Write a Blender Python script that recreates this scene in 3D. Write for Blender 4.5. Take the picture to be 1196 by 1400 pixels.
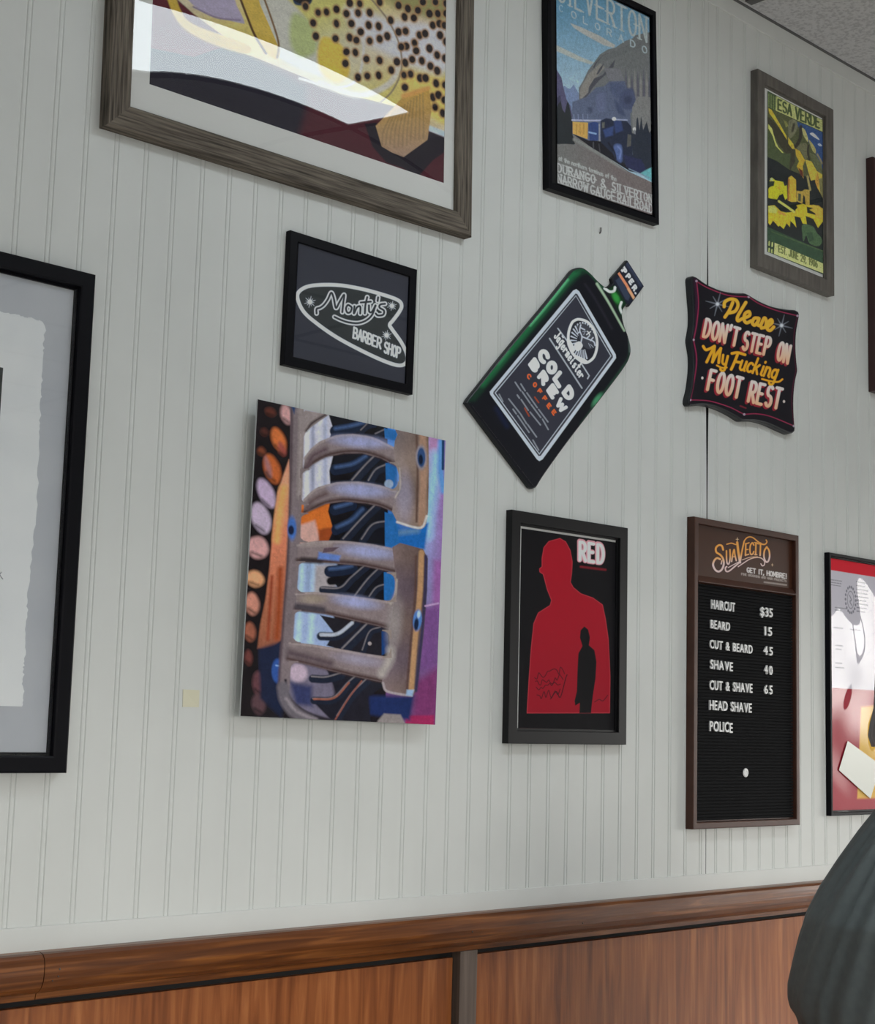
import bpy, bmesh, math, random
import numpy as np
from mathutils import Vector, Matrix

# ------------------------------------------------------------------ camera, world, light, exposure
SC = bpy.context.scene
COL = SC.collection
for o in list(bpy.data.objects):
    bpy.data.objects.remove(o)
FPX = 2095.5                                   # focal length in pixels of the 1196 x 1400 frame
CAM = Vector((0.0, -1.92, 1.25))
RV = Vector((0.72369782, -0.68958744, 0.02702997))
UV = Vector((-0.1136201, -0.08042463, 0.99026378))
FV = Vector((0.68069959, 0.71972289, 0.13655412))
cam_data = bpy.data.cameras.new('camera')
cam_data.sensor_fit = 'HORIZONTAL'
cam_data.sensor_width = 36.0
cam_data.lens = FPX * 36.0 / 1196.0
cam_data.clip_start = 0.05
cam = bpy.data.objects.new('camera', cam_data)
COL.objects.link(cam)
cam.matrix_world = Matrix(((RV.x, UV.x, -FV.x, CAM.x), (RV.y, UV.y, -FV.y, CAM.y), (RV.z, UV.z, -FV.z, CAM.z), (0, 0, 0, 1)))
SC.camera = cam

SC.view_settings.view_transform = 'Standard'
SC.view_settings.look = 'None'
SC.view_settings.gamma = 1.0
SC.view_settings.use_curve_mapping = False
SC.view_settings.exposure = 0.72

SKY = 7.6            # overcast daylight outside the shop window
LAMP = 6.6           # radiance of the fluorescent diffusers near the wall
LAMP_FILL = 6.4
wd = bpy.data.worlds.new('overcast_sky')
SC.world = wd
wd.use_nodes = True
nt = wd.node_tree
nt.nodes.clear()
wo = nt.nodes.new('ShaderNodeOutputWorld')
bg = nt.nodes.new('ShaderNodeBackground')
tc = nt.nodes.new('ShaderNodeTexCoord')
sx = nt.nodes.new('ShaderNodeSeparateXYZ')
rp = nt.nodes.new('ShaderNodeValToRGB')
rp.color_ramp.elements[0].position = 0.49      # street below the horizon, overcast sky above it
rp.color_ramp.elements[0].color = (0.11, 0.107, 0.105, 1)
rp.color_ramp.elements[1].position = 0.52
rp.color_ramp.elements[1].color = (1.0, 0.96, 0.92, 1)
e_ = rp.color_ramp.elements.new(0.9)
e_.color = (0.85, 0.93, 1.0, 1)
mp = nt.nodes.new('ShaderNodeMapRange')
mp.inputs[1].default_value = -1
nt.links.new(tc.outputs['Generated'], sx.inputs[0])
nt.links.new(sx.outputs[2], mp.inputs[0])
nt.links.new(mp.outputs[0], rp.inputs[0])
nt.links.new(rp.outputs[0], bg.inputs[0])
bg.inputs[1].default_value = SKY
nt.links.new(bg.outputs[0], wo.inputs[0])

ROOM_X0, ROOM_X1, ROOM_Y1, CEIL = -2.6, 7.5, -6.2, 2.87
WIN = (-4.25, -0.6, 0.5, 2.0)                 # y0, y1, z0, z1 of the shop window in the right wall
WIN_FILL = (-0.9, 3.6, 0.5, 1.8)                   # x0, x1, z0, z1 of an unseen window added to brighten the lower wall
def portal(name, loc, rot, sx_, sy_):
    l = bpy.data.lights.new(name, 'AREA')
    l.shape = 'RECTANGLE'; l.size = sx_; l.size_y = sy_
    l.cycles.is_portal = True
    o = bpy.data.objects.new(name, l); COL.objects.link(o)
    o.location = loc; o.rotation_euler = rot
portal('window_portal', (ROOM_X1 + 0.04, (WIN[0] + WIN[1]) / 2, (WIN[2] + WIN[3]) / 2), (0, math.radians(90), 0), WIN[3] - WIN[2], WIN[1] - WIN[0])

portal('fill_window_portal', ((WIN_FILL[0] + WIN_FILL[1]) / 2, ROOM_Y1 - .14, (WIN_FILL[2] + WIN_FILL[3]) / 2), (math.radians(90), 0, 0), WIN_FILL[1] - WIN_FILL[0], WIN_FILL[3] - WIN_FILL[2])

# ------------------------------------------------------------------ helpers
def hit(px, py, d=0.0):
    """the point on the plane d metres in front of the wall that the photograph shows at a pixel"""
    v = FV + RV * ((px - 598.0) / FPX) + UV * ((700.0 - py) / FPX)
    t = (-d - CAM.y) / v.y
    return CAM + v * t

def lin(c):
    a = np.asarray(c, dtype=float) / 255.0
    return np.where(a <= 0.04045, a / 12.92, ((a + 0.055) / 1.055) ** 2.4)

def link(name, me, m=None, parent=None, smooth=False):
    o = bpy.data.objects.new(name, me)
    COL.objects.link(o)
    if m is not None:
        for k in (m if isinstance(m, (list, tuple)) else [m]):
            me.materials.append(k)
    if parent is not None:
        o.parent = parent
    if smooth:
        me.polygons.foreach_set('use_smooth', [True] * len(me.polygons))
    return o

def obj(name, bm, m=None, parent=None, smooth=False, normals=True):
    if normals:
        bmesh.ops.recalc_face_normals(bm, faces=bm.faces[:])
    me = bpy.data.meshes.new(name)
    bm.to_mesh(me)
    bm.free()
    return link(name, me, m, parent, smooth)

def pyobj(name, verts, faces, m=None, parent=None, smooth=False):
    me = bpy.data.meshes.new(name)
    me.from_pydata([tuple(v) for v in verts], [], faces)
    me.update()
    return link(name, me, m, parent, smooth)

def struct(o):
    o['kind'] = 'structure'
    return o

def tag(o, label, cat, group=None):
    o['label'] = label; o['category'] = cat
    if group: o['group'] = group
    return o

def thing(name, label, cat, loc, roty=0.0, group=None):
    o = bpy.data.objects.new(name, None)
    o.empty_display_size = 0.05
    COL.objects.link(o)
    o.location = loc; o.rotation_euler = (0, roty, 0)
    return tag(o, label, cat, group)

def box(bm, x0, x1, y0, y1, z0, z1, bev=0.0, seg=2):
    r = bmesh.ops.create_cube(bm, size=1.0)
    for v in r['verts']:
        v.co = Vector((x0 + (v.co.x + .5) * (x1 - x0), y0 + (v.co.y + .5) * (y1 - y0), z0 + (v.co.z + .5) * (z1 - z0)))
    if bev > 0:
        es = list({e for v in r['verts'] for e in v.link_edges})
        bmesh.ops.bevel(bm, geom=es, offset=bev, segments=seg, affect='EDGES', profile=0.5)
    return bm

def boxo(name, b, m, parent=None, bev=0.0):
    return obj(name, box(bmesh.new(), *b, bev=bev), m, parent)

def tube(bm, pts, rad, n=10, close=False):
    """a swept round bar"""
    P = [Vector(p) for p in pts]
    rings = []
    up = Vector((0, 0, 1))
    for i, p in enumerate(P):
        t = (P[min(i + 1, len(P) - 1)] - P[max(i - 1, 0)]).normalized()
        a = t.cross(up)
        if a.length < 1e-3: a = t.cross(Vector((1, 0, 0)))
        a.normalize(); b = a.cross(t).normalized()
        r = rad[i] if isinstance(rad, (list, tuple)) else rad
        rings.append([bm.verts.new(p + (a * math.cos(k * 2 * math.pi / n) + b * math.sin(k * 2 * math.pi / n)) * r) for k in range(n)])
    for A, B in zip(rings, rings[1:]):
        for k in range(n):
            bm.faces.new((A[k], A[(k + 1) % n], B[(k + 1) % n], B[k]))
    bm.faces.new(rings[0]); bm.faces.new(rings[-1][::-1])
    return bm

def lathe(bm, prof, n=32, c=(0, 0, 0)):
    rings = [[bm.verts.new((c[0] + r * math.cos(k * 2 * math.pi / n), c[1] + r * math.sin(k * 2 * math.pi / n), c[2] + z)) for k in range(n)] for r, z in prof]
    for A, B in zip(rings, rings[1:]):
        for k in range(n):
            bm.faces.new((A[k], A[(k + 1) % n], B[(k + 1) % n], B[k]))
    bm.faces.new(rings[0]); bm.faces.new(rings[-1])
    return bm

def spline(pts, n=8, closed=False):
    P = np.asarray(pts, float)
    N = len(P)
    if N < 3: return P
    out = []
    rng = range(N if closed else N - 1)
    for i in rng:
        p0 = P[(i - 1) % N] if closed or i > 0 else 2 * P[0] - P[1]
        p1 = P[i]; p2 = P[(i + 1) % N]
        p3 = P[(i + 2) % N] if closed or i + 2 < N else 2 * P[-1] - P[-2]
        for k in range(n):
            t = k / n
            out.append(0.5 * ((2 * p1) + (-p0 + p2) * t + (2 * p0 - 5 * p1 + 4 * p2 - p3) * t * t + (-p0 + 3 * p1 - 3 * p2 + p3) * t ** 3))
    if not closed: out.append(P[-1])
    return np.array(out)

# ------------------------------------------------------------------ materials
def mat(name, col, rough=0.5, metal=0.0, spec=0.5, coat=0.0):
    m = bpy.data.materials.new(name)
    m.use_nodes = True
    b = m.node_tree.nodes['Principled BSDF']
    b.inputs['Base Color'].default_value = (*col, 1)
    b.inputs['Roughness'].default_value = rough
    b.inputs['Metallic'].default_value = metal
    b.inputs['Specular IOR Level'].default_value = spec
    b.inputs['Coat Weight'].default_value = coat
    b.inputs['Coat Roughness'].default_value = 0.25
    return m

def noisy(m, ca, cb, scale=(1, 1, 1), detail=6, lo=0.3, hi=0.7, bump=0.0, nscale=5.0, dist=0.0, bdist=0.01):
    """noise between two colours in object space, with a bump if asked"""
    t = m.node_tree; n = t.nodes; l = t.links
    b = n['Principled BSDF']
    tcn = n.new('ShaderNodeTexCoord'); mpn = n.new('ShaderNodeMapping')
    mpn.inputs['Scale'].default_value = scale
    nz = n.new('ShaderNodeTexNoise')
    nz.inputs['Scale'].default_value = nscale; nz.inputs['Detail'].default_value = detail; nz.inputs['Distortion'].default_value = dist
    cr = n.new('ShaderNodeValToRGB')
    cr.color_ramp.elements[0].position = lo; cr.color_ramp.elements[0].color = (*ca, 1)
    cr.color_ramp.elements[1].position = hi; cr.color_ramp.elements[1].color = (*cb, 1)
    l.new(tcn.outputs['Object'], mpn.inputs[0]); l.new(mpn.outputs[0], nz.inputs[0]); l.new(nz.outputs[0], cr.inputs[0])
    l.new(cr.outputs[0], b.inputs['Base Color'])
    if bump:
        bp = n.new('ShaderNodeBump')
        bp.inputs['Strength'].default_value = bump; bp.inputs['Distance'].default_value = bdist
        l.new(nz.outputs[0], bp.inputs['Height']); l.new(bp.outputs[0], b.inputs['Normal'])
    return m

def printed(name, rough=0.5, spec=0.4, coat=0.0):
    """ink: the colour each vertex of the printed sheet carries"""
    m = mat(name, (0.5, 0.5, 0.5), rough, 0, spec, coat)
    a = m.node_tree.nodes.new('ShaderNodeAttribute')
    a.attribute_name = 'ink'
    m.node_tree.links.new(a.outputs['Color'], m.node_tree.nodes['Principled BSDF'].inputs['Base Color'])
    return m

def emit(name, col, s):
    m = bpy.data.materials.new(name); m.use_nodes = True
    n = m.node_tree.nodes; n.clear()
    e = n.new('ShaderNodeEmission'); o = n.new('ShaderNodeOutputMaterial')
    e.inputs[0].default_value = (*col, 1); e.inputs[1].default_value = s
    m.node_tree.links.new(e.outputs[0], o.inputs[0])
    return m

def pane_mat(name, rough=0.0, gain=1.7, tint=(0.98, 0.985, 0.98)):
    """clear sheet: Fresnel mirror over plain transmission, alike from both sides"""
    m = bpy.data.materials.new(name); m.use_nodes = True
    n = m.node_tree.nodes; n.clear(); l = m.node_tree.links
    o = n.new('ShaderNodeOutputMaterial'); mx = n.new('ShaderNodeMixShader')
    tr = n.new('ShaderNodeBsdfTransparent'); gl = n.new('ShaderNodeBsdfGlossy'); ge = n.new('ShaderNodeNewGeometry')
    tr.inputs[0].default_value = (*tint, 1)
    gl.inputs['Roughness'].default_value = rough
    dt = n.new('ShaderNodeVectorMath'); dt.operation = 'DOT_PRODUCT'
    l.new(ge.outputs['Normal'], dt.inputs[0]); l.new(ge.outputs['Incoming'], dt.inputs[1])
    def mth(op, a, b):
        k = n.new('ShaderNodeMath'); k.operation = op
        for i, v in enumerate((a, b)):
            if v is None: continue
            if isinstance(v, (int, float)): k.inputs[i].default_value = v
            else: l.new(v, k.inputs[i])
        return k.outputs[0]
    c = mth('ABSOLUTE', dt.outputs['Value'], None)
    f = mth('POWER', mth('SUBTRACT', 1.0, c), 5.0)
    f = mth('ADD', mth('MULTIPLY', f, 0.96), 0.04)
    k = mth('MULTIPLY', f, gain); n[k.node.name].use_clamp = True
    l.new(k, mx.inputs[0]); l.new(tr.outputs[0], mx.inputs[1]); l.new(gl.outputs[0], mx.inputs[2]); l.new(mx.outputs[0], o.inputs[0])
    return m

M = {}
M['wall'] = noisy(mat('warm_white_wall_paint', (0.66, 0.67, 0.65), 0.5, spec=0.3), (0.645, 0.66, 0.635), (0.69, 0.705, 0.68), nscale=6, bump=0.05, bdist=0.004)
M['plain'] = mat('off_white_plaster', (0.42, 0.42, 0.41), 0.7)
M['gapdark'] = mat('dark_seam', (0.01, 0.01, 0.01), 0.9)
M['floor'] = noisy(mat('speckled_vinyl_floor', (0.6, 0.57, 0.53), 0.35), (0.52, 0.49, 0.45), (0.68, 0.65, 0.6), nscale=60)
M['ceil'] = noisy(mat('acoustic_tile', (0.6, 0.6, 0.6), 0.95, spec=0.1), (0.44, 0.44, 0.45), (0.6, 0.6, 0.605), scale=(1, 1, 1), nscale=120, detail=4, lo=0.36, hi=0.55, bump=0.35, bdist=0.004)
M['grid'] = mat('ceiling_grid_metal', (0.1, 0.1, 0.1), 0.5)
M['black'] = mat('black_lacquer_frame', (0.005, 0.005, 0.007), 0.4, spec=0.1)
M['satin'] = mat('black_satin_frame', (0.009, 0.009, 0.010), 0.4, spec=0.22)
M['taupe'] = noisy(mat('grey_brown_frame', (0.1, 0.09, 0.08), 0.5), (0.09, 0.08, 0.07), (0.15, 0.135, 0.115), scale=(6, 6, 1), nscale=18)
M['barnh'] = noisy(mat('barnwood_across', (0.2, 0.18, 0.15), 0.85, spec=0.1), (0.055, 0.047, 0.040), (0.25, 0.215, 0.175), scale=(1, 18, 26), nscale=12, detail=10, lo=0.3, hi=0.75, bump=0.5, bdist=0.006)
M['barnv'] = noisy(mat('barnwood_up', (0.2, 0.18, 0.15), 0.85, spec=0.1), (0.055, 0.047, 0.040), (0.25, 0.215, 0.175), scale=(26, 18, 1), nscale=12, detail=10, lo=0.3, hi=0.75, bump=0.5, bdist=0.006)
M['matboard'] = mat('white_mat_board', (0.78, 0.78, 0.76), 0.8)
M['greymat'] = noisy(mat('grey_mat_board', (0.5, 0.52, 0.56), 0.8), (0.48, 0.5, 0.545), (0.545, 0.56, 0.595), nscale=9)
M['paper'] = noisy(mat('handmade_paper', (0.8, 0.81, 0.83), 0.9), (0.78, 0.8, 0.82), (0.84, 0.855, 0.865), nscale=14, bump=0.15, bdist=0.003)
M['pencil'] = mat('pencil_grey', (0.25, 0.25, 0.26), 0.8)
M['charcoal'] = mat('charcoal_picture', (0.04, 0.045, 0.045), 0.8)
M['ink'] = printed('printed_paper', 0.65, 0.1)
M['inkgloss'] = printed('glossy_metal_print', 0.16, 0.5)
M['inktin'] = printed('painted_tin', 0.4, 0.15)
M['tin'] = mat('dark_tin_edge', (0.012, 0.014, 0.018), 0.35, spec=0.35)
M['tinrim'] = mat('worn_tin_rim', (0.16, 0.155, 0.15), 0.4, spec=0.5)
M['glass'] = pane_mat('picture_glass', 0.0, 1.1)
M['shiny'] = pane_mat('bowed_acrylic', 0.0, 1.6)
M['wavy'] = pane_mat('acrylic_sheet', 0.02, 1.0)
M['window'] = pane_mat('window_glass', 0.0, 1.0)
M['brown'] = noisy(mat('brown_moulded_frame', (0.07, 0.028, 0.018), 0.4, spec=0.3), (0.055, 0.022, 0.014), (0.08, 0.033, 0.021), scale=(3, 3, 3), nscale=8)
M['felt'] = mat('black_felt', (0.012, 0.012, 0.013), 0.95, spec=0.1)
M['letter'] = mat('white_plastic_letter', (0.75, 0.75, 0.74), 0.4)
M['tape'] = mat('yellowed_tape', (0.70, 0.675, 0.51), 0.6)
M['mark'] = mat('dark_scuff', (0.08, 0.075, 0.07), 0.8)
M['redframe'] = mat('dark_red_frame', (0.035, 0.008, 0.008), 0.4)

def wood(name, ca, cb, scale, rough, cc=None, coat=0.0):
    m = mat(name, ca, rough, spec=0.3, coat=coat)
    noisy(m, ca, cb, scale=scale, nscale=4, detail=9, lo=0.25, hi=0.8, dist=0.6, bump=0.12, bdist=0.003)
    cr = [k for k in m.node_tree.nodes if k.type == 'VALTORGB'][0].color_ramp
    if cc:
        e = cr.elements.new(0.52); e.color = (*cc, 1)
    return m
M['rail'] = wood('varnished_rail_wood', (0.06, 0.016, 0.003), (0.33, 0.115, 0.024), (1.2, 14, 26), 0.32, (0.14, 0.042, 0.008), coat=0.2)
M['panel'] = wood('varnished_plywood', (0.125, 0.031, 0.007), (0.46, 0.17, 0.055), (16, 9, 1.0), 0.34, (0.28, 0.086, 0.023), coat=0.2)
M['stile'] = wood('weathered_stile_wood', (0.085, 0.06, 0.046), (0.17, 0.125, 0.1), (20, 20, 1), 0.5)

# ------------------------------------------------------------------ the room
GX, GP = 1.0386, 0.05115                      # a bead on the panelling and the pitch of the beads
SEAM_X = hit(967, 450).x
def panel_sheet(name, xa, xb, za, zb, seam_side):
    """beadboard: pairs of V grooves every two inches; its seam edge bows open towards the top"""
    prof = [(xa, 0.0)]
    k0 = math.ceil((xa - GX) / GP)
    k = k0
    while GX + k * GP < xb - 0.006:
        c = GX + k * GP
        if c > xa + 0.006:
            for dx, dy in ((-.0052, 0), (-.0042, .00125), (-.0031, .00125), (-.0019, .0), (0, -.0002), (.0019, .0), (.0031, .00125), (.0042, .00125), (.0052, 0)):
                prof.append((c + dx, dy))
        k += 1
    prof.append((xb, 0.0))
    gz = [(za, .0008), (1.55, .0012), (1.72, .0016), (1.80, .0022), (1.97, .0052), (2.05, .0044), (2.14, .0034), (2.24, .0018), (2.30, .0009), (2.36, .0003), (zb, .0001)]
    bm = bmesh.new()
    rows = []
    for z, g in gz:
        row = []
        for i, (x, y) in enumerate(prof):
            if seam_side == 'r' and i == len(prof) - 1: x = SEAM_X - g
            if seam_side == 'l' and i == 0: x = SEAM_X + g
            row.append(bm.verts.new((x, y, z)))
        rows.append(row)
    for A, B in zip(rows, rows[1:]):
        for i in range(len(A) - 1):
            bm.faces.new((A[i], A[i + 1], B[i + 1], B[i]))
    # edge return into the wall at the seam
    idx = -1 if seam_side == 'r' else 0
    back = [bm.verts.new((r[idx].co.x, 0.008, r[idx].co.z)) for r in rows]
    for i in range(len(rows) - 1):
        bm.faces.new((rows[i][idx], back[i], back[i + 1], rows[i + 1][idx]))
    for f in bm.faces:
        if any(v.co.y > .005 for v in f.verts): f.material_index = 1
    return struct(obj(name, bm, (M['wall'], M['gapdark'])))
Z_BOARD, Z_RAIL, Z_RAILB, Z_TRIM = 0.9625, 0.9265, 0.868, 2.832
panel_sheet('wall_back', ROOM_X0, SEAM_X, Z_BOARD - .004, Z_TRIM + .004, 'r')
panel_sheet('wall_back.001', SEAM_X, ROOM_X1, Z_BOARD - .004, Z_TRIM + .004, 'l')
struct(boxo('wall_back.002', (ROOM_X0, ROOM_X1, 0.008, 0.12, 0, CEIL), M['gapdark']))
struct(boxo('trim_1', (ROOM_X0, ROOM_X1, -0.004, 0.008, Z_RAIL - .02, Z_BOARD), M['wall'], bev=0.0012))
struct(boxo('trim_2', (ROOM_X0, ROOM_X1, -0.003, 0.008, Z_TRIM, CEIL), M['wall'], bev=0.0012))
struct(boxo('floor', (ROOM_X0 - .1, ROOM_X1 + .1, ROOM_Y1 - .1, 0.12, -0.1, 0), M['floor']))

def rail(name, xa, xb):
    """chair rail: flat dusty top, rounded nose, small cove under it"""
    zt, zb = Z_RAIL + .004, Z_RAILB
    prof = [(0.0, zt), (-0.022, zt), (-0.028, zt - .0015), (-0.032, zt - .006), (-0.0345, zt - .014), (-0.035, zt - .026), (-0.0335, zt - .036), (-0.029, zt - .045), (-0.022, zt - .051), (-0.016, zt - .054), (-0.014, zb), (0.0, zb)]
    bm = bmesh.new()
    nx = max(2, int((xb - xa) / 0.1))
    rows = [[bm.verts.new((xa + (xb - xa) * i / nx, y + .0006 * math.sin(i * 1.7), z)) for y, z in prof] for i in range(nx + 1)]
    for A, B in zip(rows, rows[1:]):
        for k in range(len(prof)):
            bm.faces.new((A[k], A[(k + 1) % len(prof)], B[(k + 1) % len(prof)], B[k]))
    bm.faces.new(rows[0]); bm.faces.new(rows[-1])
    return struct(obj(name, bm, M['rail']))
RJ = hit(60, 1340, .035).x
rail('trim_3', ROOM_X0, RJ - .0008)
rail('trim_4', RJ + .0008, ROOM_X1)
# three small nail holes beside the joint of the rail
for k, (px, py, r) in enumerate(((82, 1325, .0016), (80, 1335, .0011), (72, 1341, .001), (646, 1274, .0014), (797, 1262, .0012))):
    c = hit(px, py, .0352)
    bm = lathe(bmesh.new(), [(r, -.0008), (r * .7, .0004)], 10)
    bmesh.ops.rotate(bm, verts=bm.verts[:], cent=(0, 0, 0), matrix=Matrix.Rotation(math.radians(90), 3, 'X'))
    bmesh.ops.translate(bm, verts=bm.verts[:], vec=c)
    struct(obj('trim_5' if k == 0 else 'trim_5.%03d' % k, bm, M['mark']))
XA, XB, XC = hit(616, 1340).x, hit(628.5, 1340, .014).x, hit(652, 1340, .014).x
struct(boxo('wall_back.003', (ROOM_X0, XA, -0.004, 0.01, 0.1, Z_RAILB - .011), M['panel'], bev=.001))
struct(boxo('wall_back.004', (XC - .004, ROOM_X1, -0.004, 0.01, 0.1, Z_RAILB - .010), M['panel'], bev=.001))
struct(boxo('trim_6', (XB, XC, -0.014, 0.008, 0.1, Z_RAILB - .0005), M['stile'], bev=.0008))
struct(boxo('baseboard_back', (ROOM_X0, ROOM_X1, -0.018, 0.008, 0, 0.11), M['rail'], bev=.003))

# lay-in ceiling: one bay frames the lamp opening by the wall
LX0, LX1, LY0, LY1 = 1.515, 2.700, -1.40, -1.05
def ceiling():
    bm = bmesh.new()
    fx = [ROOM_X0 - .1, LX0, LX1, ROOM_X1 + .1]; fy = [ROOM_Y1 - .1, LY0, LY1, 0.12]
    for i in range(3):
        for j in range(3):
            if i == 1 and j == 1: continue
            box(bm, fx[i], fx[i + 1], fy[j], fy[j + 1], CEIL, CEIL + .12)
    return struct(obj('ceiling', bm, M['ceil']))
ceiling()
gx = LX1 + .012
bm = bmesh.new()
x = gx - 4 * 1.22
while x < ROOM_X1:
    box(bm, x - .012, x + .012, ROOM_Y1, -.02, CEIL - .004, CEIL + .001)
    x += 1.22
for y in (LY1 + .012, LY0 - .012, -1.98, -2.6, -3.2, -3.8, -4.4, -5.0, -5.6):
    box(bm, ROOM_X0, ROOM_X1, y - .012, y + .012, CEIL - .0042, CEIL + .001)
struct(obj('trim_7', bm, M['grid']))
struct(boxo('trim_8', (ROOM_X0, ROOM_X1, -.009, -.003, CEIL - .0025, CEIL + .001), M['grid']))

struct(boxo('wall_left', (ROOM_X0 - .1, ROOM_X0, ROOM_Y1, 0, 0, CEIL), M['plain']))
def front_wall():
    bm = bmesh.new()
    a, b, c, d = WIN_FILL
    box(bm, ROOM_X0, a, ROOM_Y1 - .1, ROOM_Y1, 0, CEIL); box(bm, b, ROOM_X1, ROOM_Y1 - .1, ROOM_Y1, 0, CEIL)
    box(bm, a, b, ROOM_Y1 - .1, ROOM_Y1, 0, c); box(bm, a, b, ROOM_Y1 - .1, ROOM_Y1, d, CEIL)
    struct(obj('wall_front', bm, M['plain']))
    bm = bmesh.new()
    for x0, x1, z0, z1 in ((a, b, c, c + .05), (a, b, d - .05, d), (a, a + .05, c, d), (b - .05, b, c, d), ((a + b) / 2 - .03, (a + b) / 2 + .03, c, d)):
        box(bm, x0, x1, ROOM_Y1 - .07, ROOM_Y1 - .01, z0, z1, .004)
    w = struct(obj('fill_window', bm, mat('fill_window_paint', (0.05, 0.05, 0.05), .4)))  # unseen window, added as fill light for the lower left wall
    obj('pane', box(bmesh.new(), a + .05, b - .05, ROOM_Y1 - .041, ROOM_Y1 - .035, c + .05, d - .05), M['window'], w)
front_wall()
def right_wall():
    bm = bmesh.new()
    a, b, c, d = WIN
    box(bm, ROOM_X1, ROOM_X1 + .1, ROOM_Y1, a, 0, CEIL)
    box(bm, ROOM_X1, ROOM_X1 + .1, b, 0.0, 0, CEIL)
    box(bm, ROOM_X1, ROOM_X1 + .1, a, b, 0, c)
    box(bm, ROOM_X1, ROOM_X1 + .1, a, b, d, CEIL)
    return struct(obj('wall_right', bm, mat('dark_end_wall_paint', (0.1, 0.1, 0.1), 0.7)))
right_wall()
def window():
    a, b, c, d = WIN
    bm = bmesh.new()
    for y0, y1, z0, z1 in ((a, b, c, c + .05), (a, b, d - .05, d), (a, a + .05, c, d), (b - .05, b, c, d), (-2.35, -2.29, c, d)):
        box(bm, ROOM_X1 + .01, ROOM_X1 + .07, y0, y1, z0, z1, .004)
    w = struct(obj('window_1', bm, mat('window_frame_paint', (0.05, 0.05, 0.05), 0.4)))
    bm = bmesh.new()
    box(bm, ROOM_X1 + .035, ROOM_X1 + .041, a + .05, b - .05, c + .05, d - .05)
    obj('pane', bm, M['window'], w)
window()

# ------------------------------------------------------------------ lamps
M['diffuser'] = emit('cool_diffuser', (0.86, 0.95, 1.0), LAMP)
M['diffuser_fill'] = emit('cool_diffuser_fill', (0.9, 0.96, 1.0), LAMP_FILL)
M['troffer'] = mat('white_enamel', (0.75, 0.75, 0.75), 0.4)
def troffer(x0, x1, y0, y1, label, dm, recess, group=None):
    t = thing('ceiling_light', label, 'lamp', ((x0 + x1) / 2, (y0 + y1) / 2, CEIL + (.11 if recess else -.05)))
    w, h = (x1 - x0) / 2, (y1 - y0) / 2
    za, zb = (-.112, 0.0) if recess else (0.0, .05)
    bm = bmesh.new()
    for b in ((-w, w, -h, -h + .006), (-w, w, h - .006, h), (-w, -w + .006, -h, h), (w - .006, w, -h, h)):
        box(bm, *b, za, zb)
    box(bm, -w, w, -h, h, zb - .004, zb)
    obj('housing', bm, M['troffer'], t)
    zd = -.110 if recess else .012
    boxo('diffuser', (-w + .007, w - .007, -h + .007, h - .007, zd, zd + .006), dm, t)
    return t
troffer(LX0, LX1, LY0, LY1, 'recessed fluorescent ceiling light nearest the panelled wall', M['diffuser'], True)
for x, y, lb in ((0.3, -4.1, 'unseen ceiling light added over the middle of the shop floor'), (-1.4, -2.5, 'unseen ceiling light added at the left end of the shop')):
    troffer(x - .6, x + .6, y - .3, y + .3, lb, M['diffuser_fill'], False)  # extra lamps out of view, placed to balance brightness along the wall

# ------------------------------------------------------------------ printed sheets: one ink colour per vertex of a fine grid
def homog(src, dst):
    A = []; B = []
    for (x, y), (X, Y) in zip(src, dst):
        A.append([x, y, 1, 0, 0, 0, -X * x, -X * y]); B.append(X)
        A.append([0, 0, 0, x, y, 1, -Y * x, -Y * y]); B.append(Y)
    h = np.linalg.solve(np.array(A, float), np.array(B, float))
    return np.append(h, 1).reshape(3, 3)

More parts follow.
